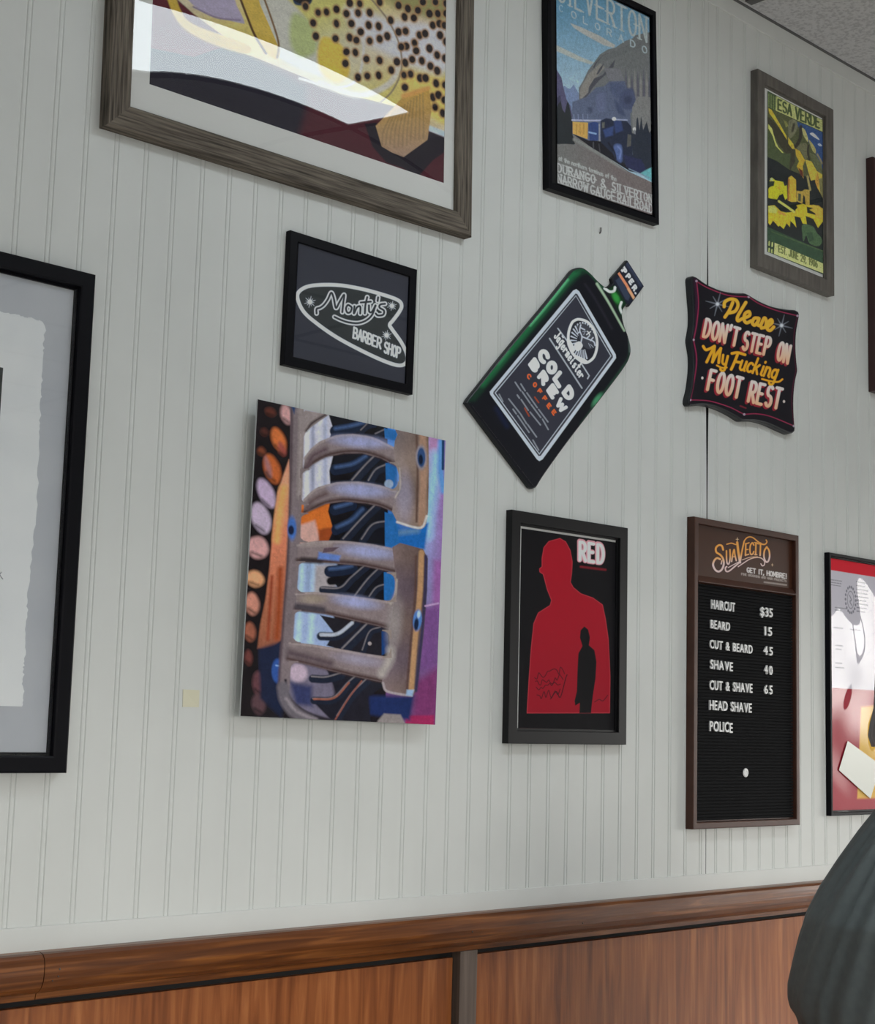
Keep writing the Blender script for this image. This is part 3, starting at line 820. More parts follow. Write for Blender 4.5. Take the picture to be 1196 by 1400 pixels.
# ================================================================== 2. railway poster
def railway_poster():
    d = .016
    q = [(748.0, -54), (898.4, 14.2), (899.8, 307.5), (750.5, 256)]
    c, w, h, a = frame_of(q, d)
    t = thing('picture_frame', 'railway travel poster of a steam train below a grey cliff, in a black frame', 'picture', c, a)
    pq = [(763, -39), (890.3, 22), (891.7, 294.3), (762, 246)]
    x0, x1, z0, z1 = sheet_rect(t, pq, .010)
    obj('frame', frame_mesh(w, h, min(x0 + w / 2, w / 2 - x1), d), M['black'], t)
    s = Sheet(pq, 300, 560, (92, 95, 98), 2.1)
    s.frame(740, 0, 7.475)
    s.grad(lambda X, Y: np.stack([80 + np.clip(Y, -300, 900) * .065, 122 + np.clip(Y, -300, 900) * .042, 148 + np.clip(Y, -300, 900) * .03], -1))
    s.poly([(305, 245), (420, 290), (600, 375), (758, 470), (740, 497), (640, 470), (430, 352), (340, 292)], (152, 152, 150), 10)
    s.poly([(150, 455), (220, 490), (420, 590), (540, 640), (510, 662), (380, 620), (150, 515)], (152, 156, 154), 10)
    s.poly([(280, 790), (330, 800), (400, 832), (380, 842), (300, 815)], (140, 164, 178), 12)
    s.poly([(225, 885), (245, 868), (268, 892), (300, 900), (335, 858), (372, 925), (420, 1010), (420, 1300), (225, 1300)], (104, 118, 148), 6)
    s.poly([(385, 1015), (385, 895), (430, 820), (480, 720), (545, 635), (600, 560), (680, 512), (760, 490), (850, 430), (930, 402), (962, 370), (1050, 350), (1150, 335), (1150, 1500), (385, 1500)], (96, 98, 100), 5)
    s.poly([(395, 1000), (400, 900), (480, 760), (600, 650), (650, 690), (560, 790), (480, 900), (470, 1000)], (120, 116, 112), 12)
    for P in ([(410, 1005), (470, 985), (520, 900), (590, 820), (690, 735), (735, 690), (755, 610), (690, 690), (620, 770), (540, 800), (490, 880), (480, 940)],
              [(540, 700), (570, 640), (625, 575), (600, 600), (550, 650), (530, 690)], [(560, 760), (600, 690), (640, 650), (620, 700), (580, 760)]):
        s.poly(P, (66, 66, 74), 8)
    for k in range(9):
        x = 860 + k * 30
        s.poly([(x, 700 + 30 * (k % 3)), (x + 14, 880), (x + 6, 1130), (x - 10, 1060), (x - 12, 860)], (118, 116, 114) if k % 2 else (80, 80, 92), 14)
    s.poly([(640, 700), (800, 700), (840, 830), (700, 850)], (104, 104, 110), 20)
    # smoke
    s.poly([(320, 1030), (390, 1010), (460, 985), (560, 890), (640, 880), (690, 832), (845, 830), (870, 900), (930, 940), (955, 1010), (950, 1110), (900, 1160), (910, 1420), (300, 1420)], (80, 88, 110), 14)
    for P, cc in (([(700, 850), (820, 860), (850, 960), (760, 1000), (710, 930)], (66, 74, 102)), ([(800, 960), (900, 900), (950, 960), (945, 1090), (880, 1120), (800, 1080)], (54, 60, 88)), ([(840, 1000), (900, 985), (915, 1040), (860, 1060)], (34, 40, 62)), ([(560, 980), (640, 950), (640, 1120), (570, 1120)], (92, 98, 128)), ([(740, 1020), (790, 1060), (850, 1180), (780, 1150)], (48, 56, 84)), ([(470, 1090), (520, 1100), (500, 1150)], (46, 52, 72))):
        s.poly(P, tuple(.6 * a_ + .4 * b_ for a_, b_ in zip(cc, (80, 88, 110))), 34, True)
    s.poly([(150, 690), (170, 712), (215, 790), (235, 900), (262, 1010), (300, 1070), (320, 1180), (150, 1300)], (76, 74, 100), 6)
    s.poly([(150, 1000), (200, 960), (215, 1080), (150, 1200)], (56, 56, 76), 10)
    # lower half
    s.frame(750, 140, 7.973)
    s.poly([(80, 60), (135, -30), (155, 60), (180, 100), (205, -10), (220, -10), (246, 120), (262, 200), (258, 330), (290, 438), (180, 446), (80, 432)], (36, 40, 44), 6)
    s.poly([(905, 330), (900, 60), (960, -60), (1060, -60), (1140, -40), (1140, 420), (1040, 300)], (112, 112, 112), 8)
    s.poly([(80, 430), (190, 430), (285, 440), (262, 330), (420, 440), (860, 745), (1140, 885), (1140, 1260), (80, 850)], lambda X, Y: np.stack([98 + X * .004, 99 - X * .008, 98 - X * .006], -1), 5)
    s.line([(280, 385), (470, 500), (640, 610), (830, 760)], 34, (116, 117, 116), 20)
    s.poly([(600, 610), (860, 760), (1140, 900), (1140, 1060), (760, 800)], (98, 90, 90), 30)
    s.poly([(256, 320), (430, 400), (480, 400), (600, 420), (760, 560), (900, 640), (1030, 640), (1060, 720), (1000, 770), (870, 742), (600, 565), (430, 455)], (26, 26, 32), 6)
    s.poly([(262, 195), (425, 208), (418, 386), (262, 322)], (178, 140, 76), 4)
    for x in (300, 340, 380): s.line([(x, 225), (x, 330)], 8, (150, 114, 62), 6)
    s.line([(258, 178), (430, 186), (560, 188)], 18, (146, 150, 172), 6)
    for x in (275, 320, 370, 420): s.line([(x, 120), (x + 3, 165)], 7, (118, 126, 156), 8)
    s.poly([(428, 220), (490, 200), (540, 215), (530, 405), (440, 400)], (44, 60, 104), 5)
    s.line([(436, 312), (508, 330)], 18, (120, 146, 196), 6)
    s.line([(545, 230), (548, 405)], 12, (128, 130, 138), 5)
    s.poly([(560, 190), (620, 165), (690, 180), (830, 190), (890, 260), (905, 420), (900, 560), (1040, 660), (1000, 760), (860, 700), (700, 560), (560, 420)], (34, 40, 58), 8)
    s.poly([(700, 190), (780, 195), (800, 300), (720, 330)], (46, 60, 100), 24)
    s.poly([(585, 290), (700, 250), (690, 350), (610, 370)], (50, 66, 108), 26)
    s.poly([(700, 460), (780, 460), (790, 600), (770, 645), (715, 590)], (74, 90, 134), 30, True)
    s.line([(740, 470), (776, 520), (760, 600)], 14, (104, 118, 160), 12)
    s.line([(640, 430), (700, 520), (720, 600)], 16, (24, 26, 36), 14)
    s.line([(480, 420), (480, 490)], 12, (70, 70, 76), 8); s.line([(540, 440), (550, 530)], 10, (62, 62, 68), 8)
    s.poly([(850, 340), (890, 350), (885, 470), (840, 480)], (80, 80, 78), 8)
    s.poly([(575, 210), (605, 205), (600, 270), (575, 270)], (88, 90, 84), 8)
    s.line([(690, 178), (760, 185), (845, 190)], 14, (140, 146, 170), 8)
    s.ell(705, 174, 22, 20, (196, 200, 210), 0, 10)
    s.ell(925, 288, 18, 18, (206, 206, 204), 0, 10)
    s.line([(925, 300), (930, 350)], 12, (110, 112, 120), 8)
    s.poly([(895, 330), (935, 345), (948, 180), (962, 160), (978, 300), (998, 150), (1018, 300), (1058, 210), (1085, 330), (1112, 300), (1140, 400), (1140, 820), (1000, 740), (900, 560)], (36, 42, 54), 8)
    s.poly([(800, 560), (1000, 620), (1060, 760), (940, 760), (830, 690)], (38, 42, 72), 20)
    s.poly([(985, 765), (1050, 730), (1140, 690), (1140, 880), (1060, 830)], (92, 152, 158), 16)
    s.line([(860, 715), (1000, 780), (1140, 850)], 10, (112, 130, 150), 8)
    # lettering
    s.text('at the northern terminus of the', (112, 600), (722, 842), 46, (150, 152, 152), 8, .18)
    s.text('DURANGO', (98, 722), (492, 862), 86, (156, 157, 157), 15, .3, serif=True)
    s.text('&', (556, 895), (608, 912), 84, (156, 157, 157), 15)
    s.text('SILVERTON', (678, 938), (1108, 1092), 86, (156, 157, 157), 14, .3, serif=True)
    s.text('NARROW', (98, 836), (420, 954), 92, (156, 157, 157), 14, .28, serif=True)
    s.text('GAUGE', (448, 966), (708, 1058), 92, (156, 157, 157), 14, .28, serif=True)
    s.text('RAILROAD', (738, 1068), (1112, 1202), 92, (156, 157, 157), 14, .28, serif=True)
    s.frame(740, 0, 7.475)
    s.text('SILVERTON', (186, 16), (1072, 440), 245, (150, 158, 160), 21, .30, serif=True)
    s.text('C', (200, 122), (235, 138), 62, (136, 158, 170), 9)
    for k, ch in enumerate('OLORADO'):
        x = 320 + k * 118; y = 186 + k * 58.5
        s.text(ch, (x, y), (x + 44, y + 21), 64, (148, 160, 166), 11)
    s.grain(.08, 5, 70); s.rough(.07, 5)
    s.mesh('print', M['ink'], t, rect_place(x0 - .003, x1 + .003, z0 - .003, z1 + .003, -.010))
    pane('glazing', x0 - .003, x1 + .003, z0 - .003, z1 + .003, -.0112, M['glass'], t)
    boxo('backing_board', (-w / 2 + .006, w / 2 - .006, -.006, -.001, -h / 2 + .006, h / 2 - .006), M['gapdark'], t)
railway_poster()

# ================================================================== 3. canyon poster in a grey-brown frame
def canyon_poster():
    d = .021
    q = [(1036.5, 92), (1140, 151.3), (1140.5, 402.5), (1036, 365)]
    c, w, h, a = frame_of(q, d)
    t = thing('picture_frame', 'narrow green and yellow canyon travel poster in a grey-brown frame', 'picture', c, a)
    oq = [(1045.7, 113.7), (1130.3, 160), (1129.5, 382.5), (1045.7, 347)]
    x0, x1, z0, z1 = sheet_rect(t, oq, .014)
    x0, x1, z0, z1 = sheet_rect(t, oq, d)
    fw = min(x0 + w / 2, w / 2 - x1, z0 + h / 2, h / 2 - z1)
    obj('frame', frame_mesh(w, h, (x0 + w / 2, w / 2 - x1, z0 + h / 2, h / 2 - z1), d, soft=.002), M['taupe'], t)
    pq = [(1048.6, 122.5), (1124.2, 165.7), (1125, 376.2), (1048.8, 343.6)]
    a0, a1, b0, b1 = sheet_rect(t, pq, .013)
    flat('mat_board', -w / 2 + fw - .003, w / 2 - fw + .003, -h / 2 + fw - .003, h / 2 - fw + .003, -.0125, M['matboard'], t)
    s = Sheet(pq, 190, 520, (72, 76, 50), 2.2)
    s.frame(1040, 110, 10)
    s.poly([(470, 560), (850, 700), (850, 1250), (760, 1040), (650, 850), (540, 690)], (42, 68, 112), 6)
    s.poly([(668, 735), (706, 725), (750, 760), (800, 828), (745, 800), (690, 760)], (186, 192, 206), 8, True)
    s.poly([(775, 885), (805, 876), (834, 912), (800, 912)], (160, 170, 186), 8, True)
    s.poly([(380, 560), (470, 540), (500, 640), (440, 760), (380, 780)], (104, 104, 82), 14, True)
    s.line([(450, 600), (430, 690)], 34, (58, 56, 44), 16)
    s.line([(545, 640), (540, 780), (500, 870), (465, 915)], 46, (44, 42, 36), 14)
    s.poly([(560, 660), (600, 682), (640, 790), (642, 852), (585, 770)], (156, 152, 102), 8, True)
    s.poly([(655, 820), (740, 935), (746, 1012), (700, 962)], (152, 146, 92), 8, True)
    s.poly([(540, 870), (610, 860), (652, 920), (640, 1060), (605, 1092), (560, 1000), (485, 930)], (96, 96, 72), 8)
    s.poly([(660, 1000), (740, 1020), (830, 1160), (836, 1300), (760, 1240), (700, 1110)], (84, 88, 62), 10)
    s.line([(770, 1020), (836, 1150)], 22, (120, 112, 84), 10)
    s.line([(648, 900), (640, 990), (660, 1090)], 26, (46, 44, 36), 10)
    s.poly([(80, 470), (180, 560), (300, 720), (372, 830), (462, 950), (470, 1110), (400, 1230), (350, 1010), (250, 880), (190, 760), (80, 570)], (52, 50, 38), 8)
    s.poly([(80, 660), (160, 760), (230, 920), (330, 1000), (405, 1000), (392, 1210), (340, 1195), (80, 1046)], (64, 74, 48), 8)
    s.poly([(100, 365), (142, 388), (240, 560), (350, 760), (352, 812), (300, 722), (200, 562), (108, 432)], (176, 154, 52), 6)
    s.poly([(98, 585), (150, 650), (190, 800), (232, 900), (312, 992), (286, 988), (200, 890), (158, 752), (98, 642)], (172, 176, 96), 6)
    s.poly([(370, 775), (442, 870), (462, 942), (428, 940), (372, 862)], (176, 156, 58), 8)
    s.poly([(310, 540), (350, 560), (372, 620), (340, 640)], (122, 122, 70), 14)
    s.poly([(80, 1030), (232, 1108), (382, 1220), (562, 1300), (850, 1420), (850, 2700), (80, 2700)], (27, 32, 34), 8)
    s.poly([(470, 935), (532, 970), (602, 1100), (572, 1180), (582, 1350), (520, 1240), (488, 1180), (520, 1110), (478, 1030)], (178, 146, 48), 8)
    s.poly([(510, 1200), (570, 1240), (580, 1330), (540, 1300)], (84, 40, 34), 16)
    s.poly([(605, 1090), (692, 1120), (762, 1250), (836, 1300), (836, 1600), (770, 1480), (738, 1370), (682, 1380), (640, 1230)], (194, 158, 62), 8)
    s.poly([(770, 1260), (800, 1380), (780, 1500), (740, 1400)], (170, 126, 52), 14)
    s.poly([(85, 125), (842, 555), (842, 722), (85, 352)], (158, 162, 106), 4)
    s.poly([(85, 125), (208, 196), (202, 412), (85, 352)], (62, 76, 48), 4)
    for x in (104, 136, 166, 192): s.line([(x, 160 + (x - 85) * .5), (x, 345 + (x - 85) * .5)], 9, (118, 132, 84), 5)
    s.text('ESA', (232, 388), (414, 478), 140, (58, 72, 42), 24, .2)
    s.text('VERDE', (474, 520), (802, 668), 150, (58, 72, 42), 25, .2)
    s.line([(85, 352), (842, 722)], 8, (48, 56, 40), 5, False)
    s.line([(85, 128), (842, 558)], 8, (48, 60, 50), 5, False)
    s.frame(1040, 240, 9.653)
    s.poly([(98, 170), (128, 130), (112, 60), (140, 20), (190, 60), (292, 82), (312, 140), (342, 128), (348, 300), (320, 322), (290, 240), (240, 262), (212, 312), (142, 302), (98, 290)], (172, 168, 36), 8)
    s.poly([(200, 80), (280, 90), (270, 180), (210, 180)], (188, 158, 44), 20)
    s.poly([(118, 30), (152, 28), (160, 62), (124, 62)], (150, 160, 112), 10)
    s.poly([(100, 70), (180, 70), (170, 130), (110, 150)], (36, 46, 34), 14)
    s.poly([(362, 30), (402, 4), (462, 60), (468, 352), (402, 352), (354, 330)], (188, 148, 52), 8)
    s.line([(368, 60), (362, 320)], 22, (140, 92, 40), 10)
    s.poly([(470, 205), (540, 215), (580, 190), (642, 200), (642, 402), (590, 402), (580, 292), (560, 262), (546, 382), (470, 342)], (160, 136, 62), 8)
    s.poly([(492, 240), (530, 250), (525, 350), (490, 340)], (60, 66, 48), 12)
    s.line([(615, 20), (630, 110), (650, 200)], 26, (150, 138, 88), 10)
    s.poly([(760, 60), (815, 40), (818, 320), (780, 240)], (110, 106, 68), 12)
    s.poly([(98, 395), (180, 388), (262, 470), (332, 490), (452, 480), (470, 395), (560, 382), (600, 400), (700, 398), (816, 450), (816, 620), (752, 702), (720, 640), (690, 582), (590, 540), (606, 650), (550, 640), (520, 560), (442, 540), (468, 690), (430, 640), (390, 600), (382, 682), (340, 630), (300, 705), (250, 660), (230, 672), (160, 590), (122, 652), (98, 620)], (186, 160, 42), 8)
    s.poly([(98, 400), (170, 395), (220, 450), (200, 500), (100, 480)], (170, 176, 90), 20)
    s.poly([(220, 460), (320, 500), (340, 540), (230, 500)], (188, 130, 56), 14)
    s.poly([(640, 400), (760, 410), (816, 460), (816, 600), (720, 560)], (200, 150, 58), 20)
    for P in ([(218, 365), (300, 425), (338, 462), (290, 462), (228, 422)], [(372, 385), (450, 365), (484, 430), (440, 472), (368, 425)], [(606, 420), (692, 440), (640, 462), (716, 510), (720, 530), (610, 500)], [(600, 560), (680, 580), (700, 640), (620, 640)]):
        s.poly(P, (28, 34, 30), 8)
    s.line([(236, 338), (340, 410), (440, 485)], 30, (170, 168, 84), 8)
    s.poly([(85, 672), (300, 770), (820, 1006), (820, 1176), (175, 880), (85, 860)], (46, 68, 50), 10)
    s.line([(140, 735), (480, 872), (820, 1010)], 14, (66, 88, 56), 12)
    s.poly([(550, 655), (682, 680), (740, 770), (792, 830), (802, 900), (742, 944), (640, 900), (600, 800), (562, 872), (548, 800)], (66, 90, 62), 12, True)
    s.poly([(600, 760), (680, 760), (700, 860), (640, 880)], (48, 70, 50), 16)
    s.poly([(172, 878), (820, 1170), (820, 1298), (168, 1032)], (174, 180, 116), 4)
    s.poly([(85, 850), (182, 880), (172, 1030), (85, 1000)], (40, 54, 40), 4)
    for x, y in ((112, 868), (152, 884), (110, 960), (146, 975)): s.line([(x, y), (x - 3, y + 44)], 20, (158, 166, 104), 6)
    s.text('EST. JUNE 29, 1906', (236, 1004), (744, 1222), 84, (86, 92, 52), 15, .22)
    s.line([(85, 1000), (820, 1312)], 12, (44, 66, 56), 5, False)
    s.grain(.12, 7, 50); s.rough(.12, 7)
    s.mesh('print', M['ink'], t, rect_place(a0, a1, b0, b1, -.0135))
    pane('glazing', -w / 2 + fw - .003, w / 2 - fw + .003, -h / 2 + fw - .003, h / 2 - fw + .003, -.0146, M['glass'], t)
    boxo('backing_board', (-w / 2 + .006, w / 2 - .006, -.006, -.001, -h / 2 + .006, h / 2 - .006), M['gapdark'], t)
canyon_poster()

# ================================================================== 4. shop emblem on slate in a black frame
def emblem_picture():
    d = .012
    q = [(398.5, 315.6), (571.4, 368), (563.5, 537.3), (387.5, 500)]
    c, w, h, a = frame_of(q, d)
    t = thing('picture_frame', 'small black frame with a white boomerang shop emblem on slate grey', 'picture', c, a)
    pq = [(409.5, 331.6), (561.7, 375.4), (555.4, 523), (402.2, 488.6)]
    x0, x1, z0, z1 = sheet_rect(t, pq, .008)
    fw = ((x0 + w / 2) + (w / 2 - x1) + (z0 + h / 2) + (h / 2 - z1)) / 4
    obj('frame', frame_mesh(w, h, fw, d), M['black'], t)
    s = Sheet(pq, 360, 340, (46, 48, 58), 1.75)
    s.frame(370, 300, 5.436)
    W_ = (196, 203, 214)
    ring = [(205, 590), (232, 535), (320, 502), (500, 496), (680, 522), (860, 568), (948, 602), (968, 640), (950, 684), (905, 745), (880, 778), (898, 812), (965, 905), (1004, 990), (1002, 1046), (955, 1072), (860, 1050), (700, 982), (500, 880), (350, 780), (250, 692)]
    s.poly(ring, (44, 48, 50), 4, True)
    s.line(ring, 26, W_, 5, True, True)
    for x, y, r in ((297, 622, 40), (897, 640, 34), (857, 855, 36)):
        s.ell(x, y, r * .42, r * .42, W_, 0, 6)
        for k in range(12):
            q_ = r * (1.05 if k % 2 else .78)
            an = k * math.pi / 6 + .2
            s.line([(x, y), (x + q_ * math.cos(an), y + q_ * math.sin(an))], 7, W_, 4, False, w2=2)
    script = [[(345, 705), (346, 672), (372, 662), (400, 640), (428, 600), (452, 553), (470, 590), (486, 662), (512, 620), (546, 566), (540, 625), (533, 692)],
              [(596, 650), (574, 640), (560, 665), (570, 695), (592, 690), (602, 662), (596, 650)],
              [(622, 648), (618, 700), (640, 656), (664, 650), (664, 700)],
              [(716, 580), (702, 640), (698, 698)], [(668, 620), (742, 612)],
              [(728, 640), (730, 684), (750, 686), (776, 640)], [(776, 640), (752, 706), (710, 748), (650, 770), (580, 766), (520, 748), (476, 728)],
              [(796, 580), (792, 606)],
              [(846, 626), (812, 632), (806, 654), (838, 676), (832, 706), (794, 712), (778, 698)]]
    for P in script: s.line(P, 34, W_, 5)
    for P in script: s.line(P, 15, (40, 43, 47), 5)
    up = (.1, -1)
    s.text('BARBER', (612, 876), (812, 952), 74, W_, 13, .2, up=up)
    s.text('SHOP', (838, 978), (952, 1022), 76, W_, 13, .2, up=up)
    s.mesh('print', M['ink'], t, rect_place(x0 - .002, x1 + .002, z0 - .002, z1 + .002, -.008))
    pane('glazing', x0 - .002, x1 + .002, z0 - .002, z1 + .002, -.0090, M['glass'], t)
    boxo('backing_board', (-w / 2 + .005, w / 2 - .005, -.006, -.001, -h / 2 + .005, h / 2 - .005), M['gapdark'], t)
emblem_picture()

# ================================================================== 5. picture with torn-edge paper, far left
def paper_picture():
    d = .024
    tr, br = hit(131, 375, d), hit(93, 1057, d)
    up = (tr - br); h = up.length
    a = math.atan2(-up.x, up.z) * .25
    w = .62
    upv = Vector((-math.sin(a), 0, math.cos(a))); rt = Vector((math.cos(a), 0, math.sin(a)))
    c = (tr + br) / 2 - rt * w / 2
    t = thing('picture_frame', 'black framed sheet of torn-edge handmade paper on grey mat, at the left edge', 'picture', (c.x, 0, c.z), -a)
    fw = .0235
    prof_d = d
    bm = frame_mesh(w, h, fw, prof_d, rebate=.009, soft=.003)
    obj('frame', bm, M['black'], t)
    flat('mat_board', -w / 2 + fw - .003, w / 2 - fw + .003, -h / 2 + fw - .003, h / 2 - fw + .003, -.0115, M['greymat'], t)
    bm = bmesh.new()
    zb = -h / 2 + fw
    box(bm, -w / 2 + fw, w / 2 - fw, -.0128, -.0115, zb - .001, zb + .0016)
    obj('mat_bevel', bm, M['matboard'], t)
    # deckle edge: right edge and top edge from the photograph, the rest torn alike
    r = random.Random(8)
    edge_r = [(62.5, 446), (60, 470), (59.5, 482), (58, 515), (57.5, 535), (56, 545), (55, 575), (54, 590), (53, 620), (52, 660), (50, 700), (46, 735), (42.5, 775), (39, 800), (38, 820), (37.5, 838), (36, 860), (35, 885), (34, 905), (32, 912), (33, 922), (31, 935), (33.5, 945), (33, 955), (30, 966)]
    P = [local(t, x, y, .0125) for x, y in edge_r]
    top = [local(t, x, y, .0125) for x, y in ((58, 440), (50, 437), (42, 434), (36, 434.5), (26, 431), (14, 429), (3, 426.5))]
    right = []
    for A, B in zip(P, P[1:]):
        n = 4
        for k in range(n):
            q = A.lerp(B, k / n); right.append((q.x + r.uniform(-.0022, .0012), q.z))
    right.append((P[-1].x, P[-1].z))
    topl = []
    for A, B in zip(top, top[1:]):
        for k in range(4):
            q = A.lerp(B, k / 4); topl.append((q.x, q.z + r.uniform(-.0008, .0008)))
    ztop, zbot = top[-1].z, P[-1].z
    xl = -w / 2 + fw + .06
    x = topl[-1][0]
    while x > xl:
        x -= .006; topl.append((x, ztop + r.uniform(-.0012, .0012)))
    left = []
    z = ztop
    while z > zbot + .006:
        z -= .006; left.append((xl + r.uniform(-.0016, .0016), z))
    outline = right[::-1] + topl + left + [(xl, zbot)]
    bm = bmesh.new()
    f = [bm.verts.new((x, -.0128, z)) for x, z in outline]
    b = [bm.verts.new((x, -.0117, z)) for x, z in outline]
    n = len(f)
    bm.faces.new(f); bm.faces.new(b[::-1])
    for k in range(n):
        bm.faces.new((f[k], b[k], b[(k + 1) % n], f[(k + 1) % n]))
    pp = obj('paper_sheet', bm, M['paper'], t)
    A, B = local(t, 4, 503, .0129), local(t, 1.6, 566, .0129)
    g = boxo('mounted_image', (A.x - .26, A.x, -.0136, -.0128, B.z - .03, A.z), M['charcoal'], pp)
    bm = bmesh.new()
    for pts in (((-3, 781), (1, 788), (4, 792)), ((-6, 792), (-1, 786), (2, 782))):
        tube(bm, [local(t, x, y, .0129) for x, y in pts], .0006, 6)
    obj('pencil_mark', bm, M['pencil'], pp)
    pane('glazing', -w / 2 + fw - .003, w / 2 - fw + .003, -h / 2 + fw - .003, h / 2 - fw + .003, -.0150, M['glass'], t)
    boxo('backing_board', (-w / 2 + .01, w / 2 - .01, -.006, -.001, -h / 2 + .01, h / 2 - .01), M['gapdark'], t)
paper_picture()
# ================================================================== 6. glossy metal print of rusty guards and springs
def metal_print():
    d = .024
    q = [(352.9, 547.8), (610.8, 601.3), (592.9, 989.7), (327.8, 980)]
    c, w, h, a = frame_of(q, d)
    t = thing('metal_print', 'large unframed photo print of rusty slotted metal guards and dark coil springs', 'picture', c, a)
    s = Sheet(q, 440, 660, (26, 22, 28), 1.36)
    s.frame(320, 540, 3.987)
    # right: painted tank, blue to violet
    def tank(X, Y):
        f = np.clip((X - 840) / 320, 0, 1); g = np.clip((Y - 700) / 900, 0, 1)
        a0 = np.stack([50 + 0 * X, 122 + 0 * X, 205 + 0 * X], -1); a1 = np.stack([150 + 0 * X, 185 + 0 * X, 228 + 0 * X], -1); a2 = np.stack([150 + 0 * X, 105 + 0 * X, 172 + 0 * X], -1)
        m = np.where((f < .55)[..., None], a0 + (a1 - a0) * (f / .55)[..., None], a1 + (a2 - a1) * ((f - .55) / .45)[..., None])
        low = np.stack([104 + 14 * f, 70 + 8 * f, 118 + 8 * f], -1)
        return m * (1 - g[..., None]) + low * g[..., None]
    s.poly([(820, 100), (1180, 200), (1180, 1820), (820, 1820)], tank, 4)
    s.poly([(1066, 220), (1120, 230), (1120, 420), (1066, 420)], (176, 132, 178), 30)
    s.line([(1105, 330), (1090, 480), (1062, 640), (1050, 760)], 60, (150, 196, 236), 50)
    s.line([(1135, 250), (1130, 400), (1145, 520)], 34, (96, 150, 216), 20)
    s.line([(1146, 240), (1143, 400)], 14, (20, 54, 96), 6)
    s.poly([(820, 640), (1060, 700), (1040, 840), (820, 840)], (28, 100, 176), 20)
    s.line([(840, 760), (1000, 740)], 26, (90, 130, 170), 24)
    s.poly([(1090, 900), (1150, 900), (1120, 1200), (1080, 1200)], (150, 96, 160), 40)
    s.poly([(1020, 1150), (1130, 1150), (1100, 1500), (1000, 1500)], (116, 76, 134), 60)
    s.poly([(985, 1560), (1110, 1480), (1100, 1800), (960, 1800)], (118, 54, 104), 60)
    s.poly([(930, 1745), (1082, 1742), (1080, 1800), (925, 1800)], (156, 40, 88), 16)
    s.poly([(730, 1640), (975, 1640), (950, 1770), (730, 1740)], (28, 44, 92), 30)
    # left: perforated shield
    s.poly([(20, 20), (320, 60), (300, 420), (250, 640), (190, 980), (130, 1400), (120, 1800), (0, 1800)], (22, 16, 20), 10)
    for x, y, rx, ry, an, cc in ((288, 112, 24, 48, -10, (206, 158, 158)), (244, 252, 28, 62, -18, (206, 112, 58)), (262, 300, 18, 40, -18, (160, 80, 70)), (208, 412, 34, 74, -14, (190, 98, 48)), (186, 400, 14, 60, -14, (160, 110, 110)), (176, 545, 32, 76, -22, (190, 168, 198)), (146, 682, 40, 78, -14, (190, 172, 196)), (128, 842, 48, 52, 20, (206, 156, 156)), (112, 1012, 40, 38, 10, (226, 164, 122)), (97, 1148, 30, 54, 0, (196, 134, 116)), (84, 1300, 24, 46, 0, (154, 92, 72)), (150, 316, 20, 22, 0, (120, 62, 40)), (200, 100, 24, 20, 20, (92, 46, 36)), (165, 210, 20, 22, 0, (80, 40, 34)), (76, 1440, 18, 40, 0, (110, 60, 56)), (130, 1580, 26, 60, 0, (96, 60, 66)), (130, 1690, 30, 50, 0, (84, 60, 66))):
        ca, sa = math.cos(math.radians(an)), math.sin(math.radians(an))
        kx, ky = (1.22, 1.12) if rx > 22 else (1, 1)
        s.poly([(x + kx * rx * u_ * ca - ky * ry * v_ * sa, y + kx * rx * u_ * sa + ky * ry * v_ * ca) for u_, v_ in ((-.2, -1), (.5, -.8), (1, -.1), (.85, .6), (.2, 1), (-.5, .8), (-1, .1), (-.85, -.6))], cc, 28, True)
        s.line([(x - .7 * rx, y + .5 * ry), (x + .4 * rx, y + .9 * ry)], 14, tuple(c_ * .55 for c_ in cc), 18)
    band = lambda X, Y: np.stack([214 - np.clip(Y - 800, 0, 700) * .12, 150 - np.clip(Y - 500, 0, 900) * .07, 122 - np.clip(Y - 400, 0, 900) * .06], -1)
    s.poly([(300, 360), (312, 480), (310, 700), (290, 860), (276, 1100), (258, 1340), (200, 1390), (124, 1390), (140, 1260), (170, 1120), (192, 950), (212, 720), (236, 540)], band, 14)
    s.line([(270, 520), (250, 640), (232, 800)], 40, (226, 162, 98), 30)
    s.line([(205, 1000), (190, 1200), (180, 1340)], 16, (140, 60, 36), 16)
    s.line([(250, 960), (240, 1200), (230, 1330)], 30, (150, 68, 34), 30)
    s.poly([(130, 1390), (255, 1350), (290, 1600), (250, 1760), (140, 1660)], (24, 32, 58), 30)
    s.ell(235, 1510, 34, 64, (48, 84, 156), 0, 14)
    s.line([(225, 1480), (250, 1490), (255, 1550)], 8, (126, 160, 214), 6)
    # behind the slots
    s.poly([(330, 60), (560, 110), (560, 620), (330, 620)], (198, 198, 214), 10)
    for x, cc in ((400, (222, 226, 232)), (432, (150, 154, 178)), (470, (206, 208, 224)), (500, (170, 176, 200))):
        s.line([(x, 120), (x - 4, 580)], 20, cc, 14)
    s.poly([(340, 600), (560, 580), (560, 780), (340, 820)], (212, 112, 44), 16)
    s.poly([(350, 720), (440, 690), (470, 800), (400, 850), (340, 810)], (206, 162, 152), 24)
    s.poly([(460, 740), (560, 720), (560, 800), (460, 810)], (150, 70, 32), 20)
    s.poly([(320, 900), (560, 900), (560, 1100), (320, 1100)], (140, 160, 196), 16)
    s.poly([(320, 1180), (540, 1180), (540, 1400), (290, 1400)], (152, 172, 212), 16)
    for x in (372, 440): s.line([(x, 920), (x - 30, 1380)], 30, (176, 206, 238), 24)
    s.poly([(440, 930), (540, 930), (560, 1090), (430, 1090)], (164, 156, 160), 40)
    s.poly([(280, 1450), (520, 1480), (560, 1780), (280, 1700)], (112, 106, 126), 30)
